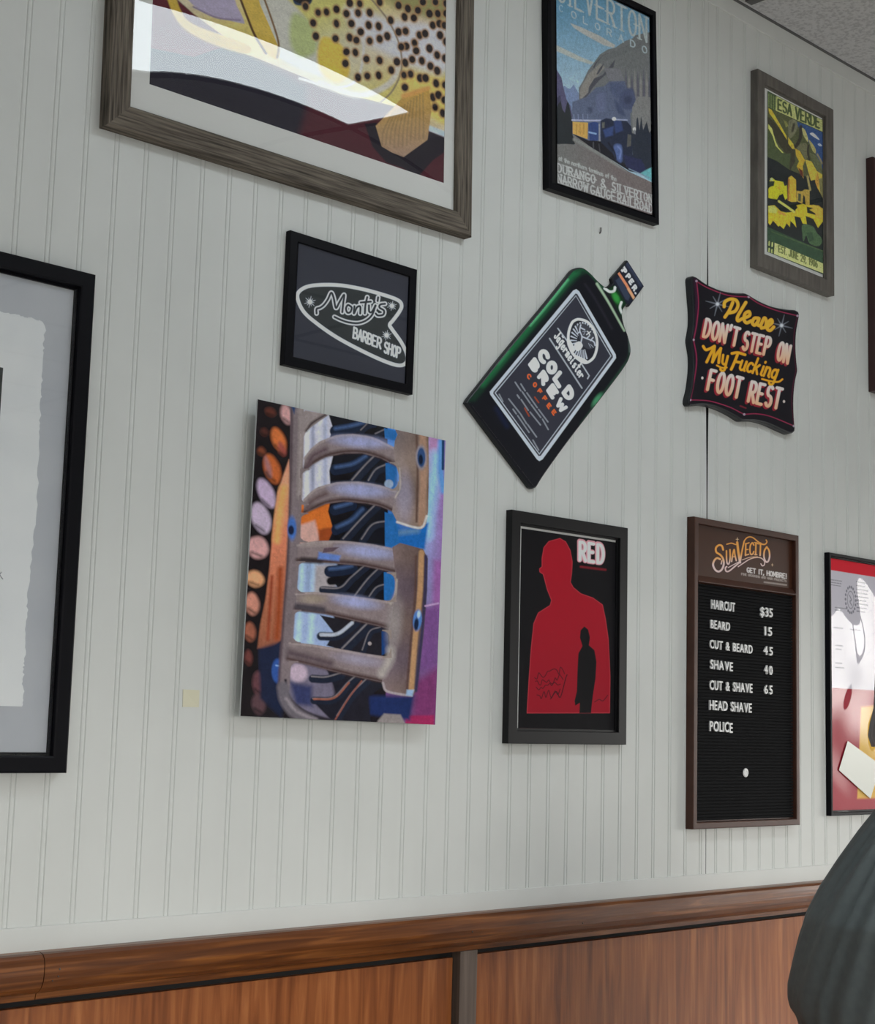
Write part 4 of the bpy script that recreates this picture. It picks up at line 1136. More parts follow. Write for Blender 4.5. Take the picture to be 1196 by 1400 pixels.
    s.ell(345, 1520, 50, 50, (186, 166, 184), 0, 30)
    s.poly([(300, 1570), (420, 1590), (420, 1700), (330, 1690)], (52, 58, 96), 40)
    # springs
    dk = (20, 21, 30)
    s.poly([(515, 100), (840, 160), (840, 830), (510, 810), (540, 740), (512, 640), (530, 560), (520, 420), (540, 340), (520, 250), (540, 180)], dk, 8)
    s.poly([(500, 970), (640, 940), (840, 960), (840, 1120), (610, 1110), (560, 1050)], dk, 8)
    s.poly([(465, 1205), (640, 1240), (850, 1265), (840, 1430), (590, 1395), (500, 1370), (540, 1300)], (32, 30, 38), 8)
    s.poly([(500, 1500), (840, 1560), (720, 1650), (740, 1780), (520, 1770), (430, 1680), (560, 1640)], (30, 30, 40), 12)
    nav = (24, 34, 56); navl = (66, 90, 132)
    for P in ([(555, 200), (640, 184), (760, 150)], [(556, 412), (650, 392), (720, 350)], [(552, 632), (640, 606)], [(560, 740), (640, 700), (700, 640)], [(520, 968), (580, 962), (640, 950)]):
        s.line(P, 62, nav, 6); s.line([(x, y - 14) for x, y in P], 16, navl, 16)
        s.line([(x + 4, y + 52) for x, y in P], 44, (16, 14, 20), 10)
    wires = [([(600, 800), (700, 690), (780, 610)], 46), ([(650, 480), (720, 400), (790, 330)], 48), ([(740, 480), (780, 420), (840, 390)], 44), ([(700, 200), (740, 160)], 30), ([(780, 220), (830, 196)], 32), ([(700, 800), (760, 720), (840, 700)], 40),
             ([(480, 1068), (580, 1066), (640, 1010), (720, 940)], 40), ([(660, 1110), (730, 1020), (790, 960)], 40), ([(740, 1110), (780, 1060), (840, 1040)], 34),
             ([(470, 1320), (560, 1316), (640, 1262), (690, 1210)], 46), ([(590, 1400), (660, 1330), (740, 1250)], 54), ([(700, 1400), (740, 1300), (800, 1275)], 30),
             ([(424, 1550), (500, 1552), (580, 1530)], 44), ([(430, 1668), (540, 1660), (620, 1580), (680, 1530)], 40), ([(560, 1760), (640, 1640), (720, 1560)], 40)]
    for P, ww in wires:
        s.line(P, ww, (30, 36, 52), 8)
        s.line([(x - 6, y - ww * .28) for x, y in P], ww * .16, (128, 122, 126), 7)
    s.line([(430, 1660), (540, 1652), (620, 1570)], 10, (150, 92, 76), 6)
    s.line([(545, 1770), (620, 1650), (690, 1560)], 8, (140, 84, 72), 6)
    s.line([(470, 1312), (560, 1306), (640, 1246)], 18, (176, 182, 196), 8)
    s.ell(735, 1357, 10, 10, (170, 160, 160), 0, 6)
    for P in ([(822, 180), (896, 195), (884, 250), (826, 236)], [(828, 372), (890, 372), (894, 480), (870, 515), (830, 500)], [(822, 640), (890, 660), (900, 840), (822, 830)], [(815, 968), (862, 968), (880, 1050), (850, 1120), (815, 1120)], [(800, 1290), (836, 1290), (838, 1400), (800, 1420)]):
        s.poly(P, (36, 104, 172) if P[0][1] < 1200 else (24, 60, 116), 6)
    s.ell(846, 486, 24, 24, (150, 170, 196), 0, 10)
    # guards: left edge, bars, right plates
    steel = (134, 120, 122)
    lrail = [(345, 40), (346, 200), (340, 420), (336, 560), (326, 800), (318, 960), (302, 1150), (290, 1320), (276, 1480), (270, 1600)]
    s.line(lrail, 74, (122, 110, 114), 8, w2=56)
    s.line([(x - 30, y) for x, y in lrail], 14, (84, 70, 76), 14)
    s.line([(x + 20, y) for x, y in lrail[:4]], 26, (152, 140, 138), 22)
    s.poly([(310, 60), (340, 60), (330, 110)], (36, 60, 100), 14)
    s.poly([(390, 88), (520, 110), (450, 160), (400, 196), (372, 250), (360, 120)], (146, 134, 134), 8)
    s.line([(500, 112), (430, 156), (396, 200)], 14, (60, 48, 50), 14)
    blue = (160, 168, 214)
    def bar(up, lo, hl, rust=(66, 46, 44)):
        s.poly(list(up) + list(lo), steel, 6)
        s.line([(x, y - 10) for x, y in lo], 20, rust, 22)
        s.line([(x, y + 8) for x, y in up], 10, (160, 146, 144), 10)
        s.ell(hl[0], hl[1], hl[2], hl[3], hl[5] if len(hl) > 5 else blue, hl[4], 44, .75)
    bar([(385, 345), (420, 300), (470, 258), (560, 222), (650, 214), (760, 230), (900, 295)], [(900, 395), (800, 345), (700, 320), (600, 322), (500, 345), (430, 384), (380, 425)], (690, 256, 140, 30, 4))
    s.line([(400, 400), (430, 340), (500, 300)], 26, (96, 78, 84), 24)
    bar([(380, 575), (420, 535), (460, 508), (560, 480), (680, 475), (800, 494), (900, 525)], [(900, 665), (860, 636), (800, 610), (720, 594), (600, 584), (500, 600), (430, 632), (380, 655)], (690, 522, 140, 34, 4))
    s.line([(400, 620), (430, 580), (500, 545)], 26, (100, 82, 84), 24)
    plate = [(880, 180), (1000, 205), (1066, 222), (1066, 420), (1060, 640), (1048, 700), (1020, 732), (985, 722), (890, 692), (862, 636), (876, 560), (900, 500), (902, 440), (885, 375), (872, 320), (880, 250), (895, 215)]
    s.poly(plate, lambda X, Y: np.stack([134 - (X - 880) * .06 + 14 * np.sin(Y / 47.), 120 - (X - 880) * .1 + 12 * np.sin(Y / 47.), 118 - (X - 880) * .16 + 10 * np.sin(Y / 47.)], -1), 6)
    s.line([(1034, 225), (1036, 420), (1024, 700)], 40, (164, 130, 110), 14)
    s.line([(1000, 215), (1004, 420), (996, 690)], 12, (92, 70, 62), 10)
    s.ell(930, 560, 40, 120, (156, 150, 172), 0, 60, .7)
    s.line([(890, 694), (985, 722), (1030, 716), (1052, 660)], 12, (206, 202, 200), 8)
    s.ell(1025, 338, 30, 66, (146, 140, 150), 0, 14)
    s.ell(1025, 338, 22, 54, (46, 76, 124), 0, 8); s.ell(1022, 350, 12, 28, (16, 26, 48), 0, 8)
    s.line([(905, 400), (908, 500), (880, 560)], 8, (176, 166, 160), 8)
    # lower guard
    bar([(345, 820), (450, 802), (600, 800), (750, 816), (870, 838)], [(880, 972), (700, 935), (520, 922), (345, 918)], (730, 858, 140, 32, 6))
    s.line([(370, 905), (470, 912)], 26, (50, 42, 46), 20)
    s.poly([(460, 862), (580, 880), (570, 910), (455, 900)], (98, 128, 196), 16)
    s.poly([(490, 840), (572, 834), (540, 858), (480, 868)], (92, 74, 84), 8)
    s.line([(370, 830), (520, 815)], 18, (156, 142, 140), 18)
    bar([(335, 1085), (430, 1080), (560, 1090), (720, 1110), (880, 1130)], [(880, 1290), (800, 1266), (600, 1222), (480, 1198), (335, 1182)], (660, 1132, 110, 30, 8))
    s.line([(345, 1160), (420, 1168), (480, 1176)], 36, (70, 64, 72), 24)
    s.ell(430, 1118, 70, 22, (150, 136, 124), 0, 26)
    bar([(300, 1352), (420, 1364), (560, 1385), (700, 1410), (850, 1430)], [(850, 1575), (800, 1566), (650, 1536), (520, 1506), (400, 1476), (290, 1452)], (680, 1446, 120, 26, 8, (156, 150, 172)))
    s.line([(300, 1410), (420, 1440), (520, 1466)], 40, (92, 78, 84), 34)
    plate2 = [(862, 832), (905, 808), (1030, 840), (1056, 892), (1050, 1060), (1030, 1290), (1004, 1500), (990, 1600), (970, 1636), (920, 1632), (820, 1618), (800, 1560), (838, 1440), (846, 1380), (838, 1290), (862, 1180), (884, 1060), (878, 980)]
    s.poly(plate2, lambda X, Y: np.stack([116 - (X - 860) * .16 + 8 * np.sin(Y / 61.), 100 - (X - 860) * .16 + 6 * np.sin(Y / 61.), 104 - (X - 860) * .18 + 0 * X, ], -1), 6)
    s.ell(870, 1250, 40, 130, (146, 138, 138), 6, 50, .8)
    s.line([(850, 1390), (846, 1440), (800, 1520)], 40, (172, 164, 160), 34)
    s.line([(884, 1010), (876, 1090), (850, 1140)], 12, (170, 158, 150), 10)
    s.line([(1022, 860), (1010, 1090), (985, 1300), (958, 1610)], 30, (178, 138, 100), 10)
    s.line([(1046, 880), (1040, 1080), (1020, 1300), (985, 1610)], 16, (56, 52, 80), 10)
    s.line([(992, 880), (984, 1100), (960, 1340), (936, 1600)], 12, (86, 62, 58), 12)
    s.line([(806, 1570), (824, 1612), (900, 1630), (960, 1636)], 12, (166, 156, 160), 8)
    s.poly([(935, 1605), (975, 1605), (965, 1640), (930, 1636)], (150, 178, 210), 12)
    s.ell(996, 1228, 24, 58, (78, 120, 184), 6, 10); s.ell(990, 1250, 12, 34, (22, 34, 60), 6, 8); s.ell(1004, 1195, 9, 20, (176, 202, 232), 6, 8)
    s.line([(1040, 1150), (1110, 1135)], 10, (182, 150, 190), 6)
    s.ell(315, 735, 24, 62, (70, 112, 186), 0, 16); s.ell(310, 745, 16, 26, (22, 30, 58), 0, 10)
    def fillet(cx, cy, r_, qx, qy, cc=(126, 113, 115)):
        P_ = [(cx - qx * 6, cy - qy * 6), (cx + qx * r_, cy - qy * 6)] + [(cx + qx * r_ * (1 - math.sin(t_)), cy + qy * r_ * (1 - math.cos(t_))) for t_ in np.linspace(0, math.pi / 2, 8)] + [(cx - qx * 6, cy + qy * r_)]
        s.poly(P_, cc, 6)
    for x_, y0_, y1_ in ((366, 414, 600), (358, 655, 806), (340, 920, 1084), (318, 1184, 1354), (300, 1462, 1700)):
        fillet(x_, y0_, 46, 1, 1); fillet(x_ - 4, y1_, 46, 1, -1)
    for x_, y0_, y1_ in ((896, 372, 516), (876, 974, 1124), (848, 1288, 1428)):
        fillet(x_, y0_, 44, -1, 1, (146, 132, 126)); fillet(x_, y1_, 44, -1, -1, (146, 132, 126))
    # bottom sweep of the guard
    s.line([(276, 1560), (284, 1624), (330, 1690), (430, 1750), (600, 1790)], 14, (40, 36, 44), 10)
    s.line([(262, 1600), (276, 1668), (330, 1736), (430, 1790)], 64, (104, 98, 106), 20)
    s.line([(280, 1660), (340, 1730), (440, 1770)], 16, (140, 132, 138), 14)
    s.poly([(780, 1770), (810, 1735), (900, 1740), (930, 1800), (760, 1800)], (140, 132, 132), 14)
    s.grain(.09, 11, 46); s.grain(.07, 12, 110); s.rough(.035, 12, 3)
    s.mesh('print_face', M['inkgloss'], t, rect_place(-w / 2, w / 2, -h / 2, h / 2, -d - .0002))
    boxo('aluminium_panel', (-w / 2, w / 2, -d, -d + .003, -h / 2, h / 2), mat('print_edge', (0.55, 0.56, 0.58), .4), t)
    boxo('hanging_block', (-w * .32, w * .32, -d + .003, 0, -h * .32, h * .32), mat('foam_block', (0.3, 0.3, 0.3), .8), t)
metal_print()

# ================================================================== tin signs cut to a shape
def resample(P, n):
    P = np.asarray(P, float)
    Q = np.vstack([P, P[:1]])
    L = np.concatenate([[0], np.cumsum(np.hypot(*np.diff(Q, axis=0).T))])
    tt = np.linspace(0, L[-1], n, endpoint=False)
    return np.stack([np.interp(tt, L, Q[:, 0]), np.interp(tt, L, Q[:, 1])], 1)

def inset(P, r):
    """outline moved inwards by r"""
    P = np.asarray(P, float)
    T = np.roll(P, -1, 0) - np.roll(P, 1, 0)
    T /= np.hypot(*T.T)[:, None] + 1e-12
    N = np.stack([-T[:, 1], T[:, 0]], 1)
    A = .5 * np.sum(P[:, 0] * np.roll(P[:, 1], -1) - np.roll(P[:, 0], -1) * P[:, 1])
    return P + N * r * (1 if A > 0 else -1)

def tin_body(P, d, soft, y0):
    """pressed sheet: turned edge at the outline rising over a soft shoulder to a flat face"""
    steps = [(0.0, y0), (0.0, -d + soft), (soft * .12, -d + soft * .55), (soft * .4, -d + soft * .2), (soft, -d)]
    bm = bmesh.new()
    rings = []
    for r, y in steps:
        Q = inset(P, r) if r else P
        rings.append([bm.verts.new((x, y, z)) for x, z in Q])
    n = len(P)
    for A, B in zip(rings, rings[1:]):
        for k in range(n):
            bm.faces.new((A[k], A[(k + 1) % n], B[(k + 1) % n], B[k]))
    bm.faces.new(rings[-1]); bm.faces.new(rings[0][::-1])
    return bm

def bottle_sign():
    d = .009
    E = lambda x, y: (620 + x / 4.118, 340 + y / 4.118)
    left = spline([(70, 868), (84, 842), (130, 785), (300, 570), (500, 330), (630, 168), (668, 122), (700, 106), (735, 108), (772, 136), (810, 176), (850, 212)], 6)
    rest = [(868, 214), (886, 204), (898, 190), (890, 168)]
    cap = [(890, 168), (980, 62), (1076, 212), (992, 326)]
    right = spline([(976, 316), (958, 340), (952, 376), (962, 430), (984, 490), (1000, 560), (994, 610), (962, 672), (850, 822), (650, 1082), (520, 1262), (468, 1344)], 6)
    bottom = [(446, 1354), (430, 1346), (250, 1108)]
    out_px = [E(*p) for p in list(left) + rest[:3] + cap + list(right) + bottom]
    cen = hit(750, 515, d)
    t = thing('tin_sign', 'dark green tin sign cut like a liquor bottle, hung at a tilt', 'sign', (cen.x, 0, cen.z), 0)
    P = np.array([[local(t, x, y, d).x, local(t, x, y, d).z] for x, y in out_px])
    P = resample(P, 420)
    obj('sign_body', tin_body(P, d, .0035, -.001), M['tin'], t, smooth=False)
    # the turned-up base of the sign with its worn line of print
    bl, br = local(t, *E(77, 861), d), local(t, *E(447, 1345), d)
    bm = bmesh.new()
    nrm = Vector((bl.z - br.z, 0, br.x - bl.x)).normalized()
    if nrm.z > 0: nrm = -nrm
    segs = [(.02, .03), (.06, .2), (.215, .29), (.3, .43), (.44, .6), (.61, .66), (.67, .73), (.74, .80), (.815, .9), (.91, .96), (.965, .99)]
    for f0, f1 in segs:
        A, B = bl.lerp(br, f0), bl.lerp(br, f1)
        vs = [bm.verts.new(A + Vector((0, -.0005, 0)) - nrm * .0030), bm.verts.new(B + Vector((0, -.0005, 0)) - nrm * .0030), bm.verts.new(B + Vector((0, .0028, 0)) + nrm * .0006), bm.verts.new(A + Vector((0, .0028, 0)) + nrm * .0006)]
        bm.faces.new(vs)
    bmesh.ops.solidify(bm, geom=bm.faces[:], thickness=.0006)
    obj('base_rim', bm, M['tinrim'], t)
    q = [(630, 346), (892, 346), (892, 676), (630, 676)]
    s = Sheet(q, 520, 650, (17, 18, 24), 1.75)
    s.frame(620, 340, 4.118)
    # glass of the bottle
    s.poly([(60, 860), (300, 560), (500, 322), (640, 150), (720, 96), (780, 130), (720, 150), (660, 210), (520, 380), (330, 610), (120, 860)], (20, 46, 34), 26)
    s.line([(160, 760), (300, 590), (480, 372), (640, 176), (690, 130)], 38, (28, 92, 56), 26)
    s.line([(250, 640), (300, 580)], 20, (58, 122, 84), 22)
    s.line([(430, 430), (530, 312), (640, 176)], 15, (82, 158, 112), 14)
    s.line([(690, 124), (740, 116), (790, 160), (850, 226)], 20, (26, 70, 46), 14)
    s.line([(996, 560), (990, 615), (955, 670), (860, 800), (720, 990)], 20, (32, 58, 46), 14)
    s.ell(806, 850, 14, 40, (64, 128, 92), 36, 18)
    s.line([(986, 500), (992, 580)], 10, (70, 84, 80), 8)
    s.poly([(860, 230), (905, 205), (945, 250), (975, 320), (950, 340), (950, 400), (900, 300)], (16, 44, 24), 12)
    s.ell(914, 276, 16, 34, (48, 132, 58), -28, 18)
    s.line([(806, 198), (870, 300), (960, 462)], 14, (146, 168, 144), 8, w2=10)
    s.line([(740, 200), (800, 290), (890, 450)], 10, (34, 34, 44), 14)
    s.line([(850, 224), (878, 242), (902, 238), (908, 218)], 14, (196, 214, 206), 6)
    s.line([(944, 302), (936, 330), (944, 356), (956, 372)], 13, (196, 214, 206), 6)
    s.line([(240, 900), (300, 1000)], 18, (22, 30, 56), 30)
    # label
    s.poly([(672, 236), (690, 228), (706, 240), (912, 596), (914, 616), (500, 1186), (482, 1196), (468, 1186), (206, 822), (202, 806)], (172, 180, 190), 4)
    s.poly([(686, 252), (696, 256), (896, 602), (896, 612), (490, 1166), (478, 1168), (222, 816), (224, 806)], (52, 54, 62), 3)
    s.poly([(688, 262), (888, 604), (482, 1160), (230, 812)], (160, 168, 178), 3)
    s.poly([(688, 268), (882, 604), (482, 1152), (237, 812)], (46, 47, 57), 4)
    s.frame(700, 400, 7.475)
    u = np.array((.53, .85)); v = np.array((.64, -.77))
    W_ = (206, 216, 224)
    def letter(ch, cx, cy, wd, ht, st, col):
        c_ = np.array((cx, cy), float)
        for P_ in GL[ch]:
            gw = max(p[0] for S in GL[ch] for p in S)
            s.line([c_ + u * (p[0] / gw - .5) * wd + v * (p[1] - .5) * ht for p in P_], st, col, 6, False)
    for ch, x, y in (('C', 320, 648), ('O', 404, 766), ('L', 482, 888), ('D', 576, 1030)): letter(ch, x, y, 86, 84, 44, W_)
    for ch, x, y in (('B', 228, 745), ('R', 318, 872), ('E', 412, 1010)): letter(ch, x, y, 84, 72, 38, W_)
    letter('W', 502, 1155, 100, 66, 34, W_)
    for ch, x, y in (('C', 172, 856), ('O', 232, 942), ('F', 282, 1010), ('F', 332, 1084), ('E', 376, 1158), ('E', 426, 1224)): letter(ch, x, y, 34, 36, 13, (206, 92, 44))
    s.line([(382, 470), (712, 976)], 15, (150, 156, 164), 6, False)
    s.line([(466, 366), (566, 500)], 13, (160, 166, 174), 6, False)
    s.line([(700, 716), (786, 850), (770, 880)], 13, (160, 166, 174), 6, False)
    # the name, in blackletter
    o = np.array((428, 452)); e = np.array((706, 900)); n = 12
    for k, ch in enumerate('Jagermeister'):
        b0 = o + (e - o) * (k / n); ww = (e - o) / n * .56
        hh = 82 if ch in 'Jgft' else 58
        for P_ in GL[ch]:
            gw = max(.3, max(p[0] for S in GL[ch] for p in S))
            s.line([b0 + ww * (p[0] / gw) + v * p[1] * hh * (1 if ch == 'J' else 1.25) for p in P_], 15, W_, 5, False)
    for k in (.12, .15): s.ell(*(o + (e - o) * k + v * 78), 7, 7, W_)
    # round emblem: ring, rays, stag's head with a cross between the antlers
    cx, cy = 720, 496
    ring = [(690, 274), (770, 302), (832, 378), (864, 478), (862, 578), (828, 668), (760, 716), (700, 700), (640, 650), (600, 590), (576, 500), (576, 410), (606, 318), (640, 284)]
    s.poly(ring, (34, 35, 43), 6, True)
    for k in range(22):
        an = math.radians(70 + k * 12.5)
        dx, dy = math.cos(an), math.sin(an)
        s.line([(cx + dx * 62, cy + dy * 92), (cx + dx * 122, cy + dy * 188)], 7, (168, 174, 184), 5, False, w2=17)
    s.line(ring, 26, W_, 5, True, True)
    s.poly([(560, 470), (600, 500), (640, 590), (600, 600), (566, 540)], W_, 8, True)
    s.poly([(640, 640), (700, 660), (770, 700), (740, 726), (690, 704)], W_, 8, True)
    s.poly([(672, 330), (760, 330), (838, 430), (850, 540), (790, 580), (720, 540), (680, 440)], (58, 60, 68), 10, True)
    for P_ in ([(700, 330), (690, 390), (712, 450), (700, 520)], [(700, 360), (740, 380)], [(712, 450), (760, 470), (830, 500), (846, 540)], [(760, 470), (790, 440)], [(800, 490), (826, 460)], [(690, 400), (664, 420)]):
        s.line(P_, 13, (172, 178, 188), 6)
    s.poly([(640, 520), (690, 500), (720, 540), (700, 580), (668, 600), (636, 570)], W_, 8, True)
    s.line([(760, 430), (800, 400)], 10, W_, 5, False); s.line([(770, 396), (792, 432)], 10, W_, 5, False)
    for P_ in ([(720, 400), (760, 396)], [(730, 430), (744, 400)], [(800, 530), (830, 560)], [(780, 520), (800, 560)]):
        s.line(P_, 6, (150, 156, 168), 5)
    # small print
    s.frame(620, 340, 4.118)
    r = random.Random(3)
    def tiny(a, b, wd, col, k0=.02, k1=.09):
        a, b = np.array(a, float), np.array(b, float)
        L = np.hypot(*(b - a)); x = 0
        while x < 1:
            e_ = min(1, x + r.uniform(.06, .16))
            s.line([a + (b - a) * x, a + (b - a) * e_], wd, col, 3, False)
            x = e_ + r.uniform(k0, k0 + .03)
    gr = (120, 125, 134)
    for a, b in (((378, 762), (402, 800)), ((412, 812), (470, 895)), ((478, 905), (530, 975)), ((346, 752), (378, 800)), ((386, 806), (430, 870)), ((436, 878), (490, 950)), ((500, 960), (532, 1018)), ((358, 824), (370, 842)), ((380, 850), (420, 910)), ((430, 920), (488, 992)), ((310, 846), (372, 925)), ((376, 930), (410, 985)), ((416, 990), (466, 1060)), ((334, 904), (352, 930)), ((360, 940), (424, 1034))):
        tiny(a, b, 8, gr)
    for a, b in (((456, 836), (478, 866)), ((400, 898), (424, 942))): tiny(a, b, 8, (140, 62, 40))
    tiny((256, 820), (276, 860), 8, gr); tiny((446, 1078), (478, 1134), 8, gr)
    # screw cap
    s.frame(820, 345, 15.557)
    s.poly([(240, 570), (590, 130), (960, 740), (620, 1180)], (26, 29, 42), 10)
    s.poly([(330, 600), (430, 520), (640, 940), (600, 1030), (540, 1000)], (48, 56, 74), 30)
    s.line([(570, 230), (740, 480), (870, 700)], 60, (52, 58, 78), 60)
    s.line([(385, 425), (560, 690), (735, 1000)], 54, (196, 124, 92), 12, False)
    s.line([(600, 780), (735, 1000)], 44, (206, 152, 116), 30, False)
    for ch, x, y in (('O', 485, 345), ('P', 520, 400), ('P', 600, 515), ('E', 665, 625), ('R', 735, 755), ('.', 795, 860)):
        cc = np.array((x, y), float)
        for P_ in GL[ch]:
            gw = max(.2, max(p[0] for S in GL[ch] for p in S))
            s.line([cc + np.array((.55, .83)) * (p[0] / gw - .5) * 66 + np.array((.68, -.73)) * (p[1] - .5) * 86 for p in P_], 34, (206, 210, 220), 14, False)
    # keep only the face inside the turned edge
    Pin = inset(P, .0026)
    A = local(t, q[0][0], q[0][1], d); Bc = [local(t, x, y, d) for x, y in q]
    H = homog([(0, 0), (1, 0), (1, 1), (0, 1)], [(b.x, b.z) for b in Bc])
    def place(uu, vv):
        w_ = H[2, 0] * uu + H[2, 1] * vv + 1
        return np.stack([(H[0, 0] * uu + H[0, 1] * vv + H[0, 2]) / w_, np.full(uu.shape, -d - .0003), (H[1, 0] * uu + H[1, 1] * vv + H[1, 2]) / w_], -1)
    L = place(s.u, s.v)
    keep = Sheet._inside(L[..., 0], L[..., 2], Pin)
    s.mesh('painted_face', M['inktin'], t, place, keep)
bottle_sign()

def footrest_sign():
    d = .016
    F = lambda x, y: (910 + x / 5.6, 360 + y / 5.6)
    tl = [(214, 96), (238, 104)]
    top1 = spline([(238, 104), (320, 160), (420, 204), (520, 224), (612, 228)], 5)
    top2 = spline([(632, 236), (720, 288), (820, 330), (920, 350), (992, 356)], 5)
    tr = [(1014, 366), (1024, 384), (1024, 410)]
    r1 = spline([(1024, 410), (1004, 520), (998, 620), (1002, 720), (1012, 818)], 5)
    r2 = spline([(1010, 836), (992, 920), (982, 1040), (984, 1160), (992, 1262)], 5)
    br = [(990, 1286), (974, 1302), (950, 1306)]
    b1 = spline([(950, 1306), (880, 1276), (790, 1234), (690, 1208), (600, 1208)], 5)
    b2 = spline([(584, 1206), (500, 1154), (400, 1108), (300, 1086), (206, 1092)], 5)
    bl = [(186, 1088), (176, 1070), (176, 1046)]
    l1 = spline([(176, 1046), (200, 940), (214, 800), (212, 700), (196, 600)], 5)
    l2 = spline([(196, 576), (212, 480), (214, 380), (206, 260), (196, 140)], 5)
    out = [F(*p) for p in tl + list(top1) + list(top2) + tr + list(r1) + list(r2) + br + list(b1) + list(b2) + bl + list(l1) + list(l2) + [(196, 118), (202, 102)]]
    cen = hit(1014, 485, d)
    t = thing('tin_sign', 'black scalloped tin sign with hand-painted yellow and cream lettering', 'sign', (cen.x, 0, cen.z), 0)
    P = resample(np.array([[local(t, x, y, d).x, local(t, x, y, d).z] for x, y in out]), 360)
    obj('sign_body', tin_body(P, d, .004, 0), M['tin'], t)
    q = [(935, 370), (1098, 370), (1098, 600), (935, 600)]
    s = Sheet(q, 480, 660, (19, 18, 24), 1.65)
    s.frame(910, 360, 5.6)
    s.line([(225, 120), (238, 300), (230, 480), (208, 588), (228, 740), (210, 900), (182, 1060)], 24, (44, 18, 38), 12)
    pin = [[(236, 140), (330, 192), (480, 246), (635, 258)], [(635, 258), (720, 312), (850, 362), (1008, 402)], [(1008, 402), (984, 520), (980, 640), (996, 820)], [(996, 820), (972, 940), (964, 1080), (980, 1245)], [(980, 1245), (800, 1172), (690, 1152), (600, 1157)], [(600, 1157), (480, 1098), (330, 1054), (188, 1046)], [(188, 1046), (216, 900), (236, 740), (213, 588)], [(213, 588), (238, 450), (250, 300), (236, 140)]]
    for i, P_ in enumerate(pin): s.line(P_, 7, (128, 36, 66) if i not in (2, 3) else (70, 22, 40), 6)
    for x, y in ((234, 136), (634, 257), (1008, 402), (212, 586), (186, 1046), (600, 1157), (980, 1246)): s.ell(x, y, 9, 9, (150, 134, 150), 0, 6)
    for x, y, rr in ((395, 312, 92), (886, 476, 84)):
        for k in range(8):
            an = k * math.pi / 4 + .25; q_ = rr * (1.0 if k % 2 == 0 else .72)
            s.line([(x, y), (x + q_ * math.cos(an), y + q_ * math.sin(an))], 12, (104, 108, 118), 8, False, w2=3)
        s.ell(x, y, 13, 13, (186, 190, 198), 0, 14)
    for x, y in ((279, 878), (904, 1058)): s.ell(x, y, 9, 11, (196, 186, 180), 0, 5)
    Y1 = lambda X, Y: np.stack([232 + 0 * X, 158 - .02 * (Y - 300), 48 + 0 * X], -1)
    # "Please"
    for P_ in ([(512, 300), (486, 360), (452, 412)], [(446, 332), (452, 296), (494, 274), (538, 284), (552, 322), (530, 366), (488, 380)],
               [(612, 300), (578, 356), (548, 412), (552, 440), (584, 424)], [(588, 424), (640, 400), (636, 370), (606, 386), (598, 430), (618, 456), (654, 440)],
               [(706, 420), (676, 422), (662, 456), (680, 474), (704, 446), (712, 424)], [(712, 424), (702, 468), (724, 480)], [(724, 480), (752, 420), (768, 440), (762, 486), (732, 496)],
               [(770, 494), (812, 456), (806, 432), (782, 456), (776, 500), (798, 514), (826, 488)]):
        s.line(P_, 24, Y1, 6)
    # big capitals, cream over red shade
    u = np.array((650., 197.)); u /= np.hypot(*u)
    red = (132, 30, 44)
    def cream(y0, y1):
        def f(X, Y):
            g = np.clip((Y - (X - 300) * .303 - y0) / (y1 - y0), 0, 1)
            return np.stack([192 + 22 * g, 184 - 30 * g, 180 - 62 * g], -1)
        return f
    def caps(words, h, col, st, up):
        for wd, o, e in words:
            s.text(wd, (o[0] - 13, o[1] + 10), (e[0] - 13, e[1] + 10), h, red, st + 3, .34, up=up)
        for wd, o, e in words:
            s.text(wd, o, e, h, col, st, .34, up=up)
    caps([("DON'T", (286, 560), (540, 634)), ('STEP', (584, 656), (782, 706)), ('ON', (850, 736), (930, 766))], 136, cream(420, 590), 22, (.2, -1))
    caps([('FOOT', (318, 966), (560, 1030)), ('REST', (630, 1056), (862, 1112))], 152, cream(800, 980), 24, (.2, -1))
    # "My ..." line in script
    Y2 = lambda X, Y: np.stack([230 + 0 * X, 148 + 0 * X, 34 + 0 * X], -1)
    for P_ in ([(286, 636), (306, 662), (340, 652), (372, 634)], [(312, 756), (344, 690), (372, 640)], [(372, 640), (366, 700), (356, 756)], [(356, 756), (392, 690), (420, 652)], [(420, 652), (410, 710), (404, 762)]):
        s.line(P_, 20, Y2, 6)
    s.text('y', (424, 770), (468, 782), 118, Y2, 17, .2, lean=.15, up=(.1, -1))
    for P_ in ([(548, 700), (524, 760), (500, 812)], [(506, 690), (550, 684), (606, 700)], [(528, 752), (574, 760)]):
        s.line(P_, 20, Y2, 6)
    s.text('ucking', (560, 812), (838, 884), 118, Y2, 17, .2, lean=.2, up=(.22, -1))
    s.line([(390, 782), (430, 800), (466, 798)], 12, Y2, 6)
    s.line([(736, 886), (800, 902), (860, 908), (892, 888)], 13, Y2, 6)
    s.line([(570, 1092), (612, 1108)], 12, (96, 28, 40), 6, False)
    Pin = inset(P, .0036)
    Bc = [local(t, x, y, d) for x, y in q]
    H = homog([(0, 0), (1, 0), (1, 1), (0, 1)], [(b.x, b.z) for b in Bc])
    def place(uu, vv):
        w_ = H[2, 0] * uu + H[2, 1] * vv + 1
        return np.stack([(H[0, 0] * uu + H[0, 1] * vv + H[0, 2]) / w_, np.full(uu.shape, -d - .0003), (H[1, 0] * uu + H[1, 1] * vv + H[1, 2]) / w_], -1)
    L = place(s.u, s.v)
    s.mesh('painted_face', M['inktin'], t, place, Sheet._inside(L[..., 0], L[..., 2], Pin))
footrest_sign()

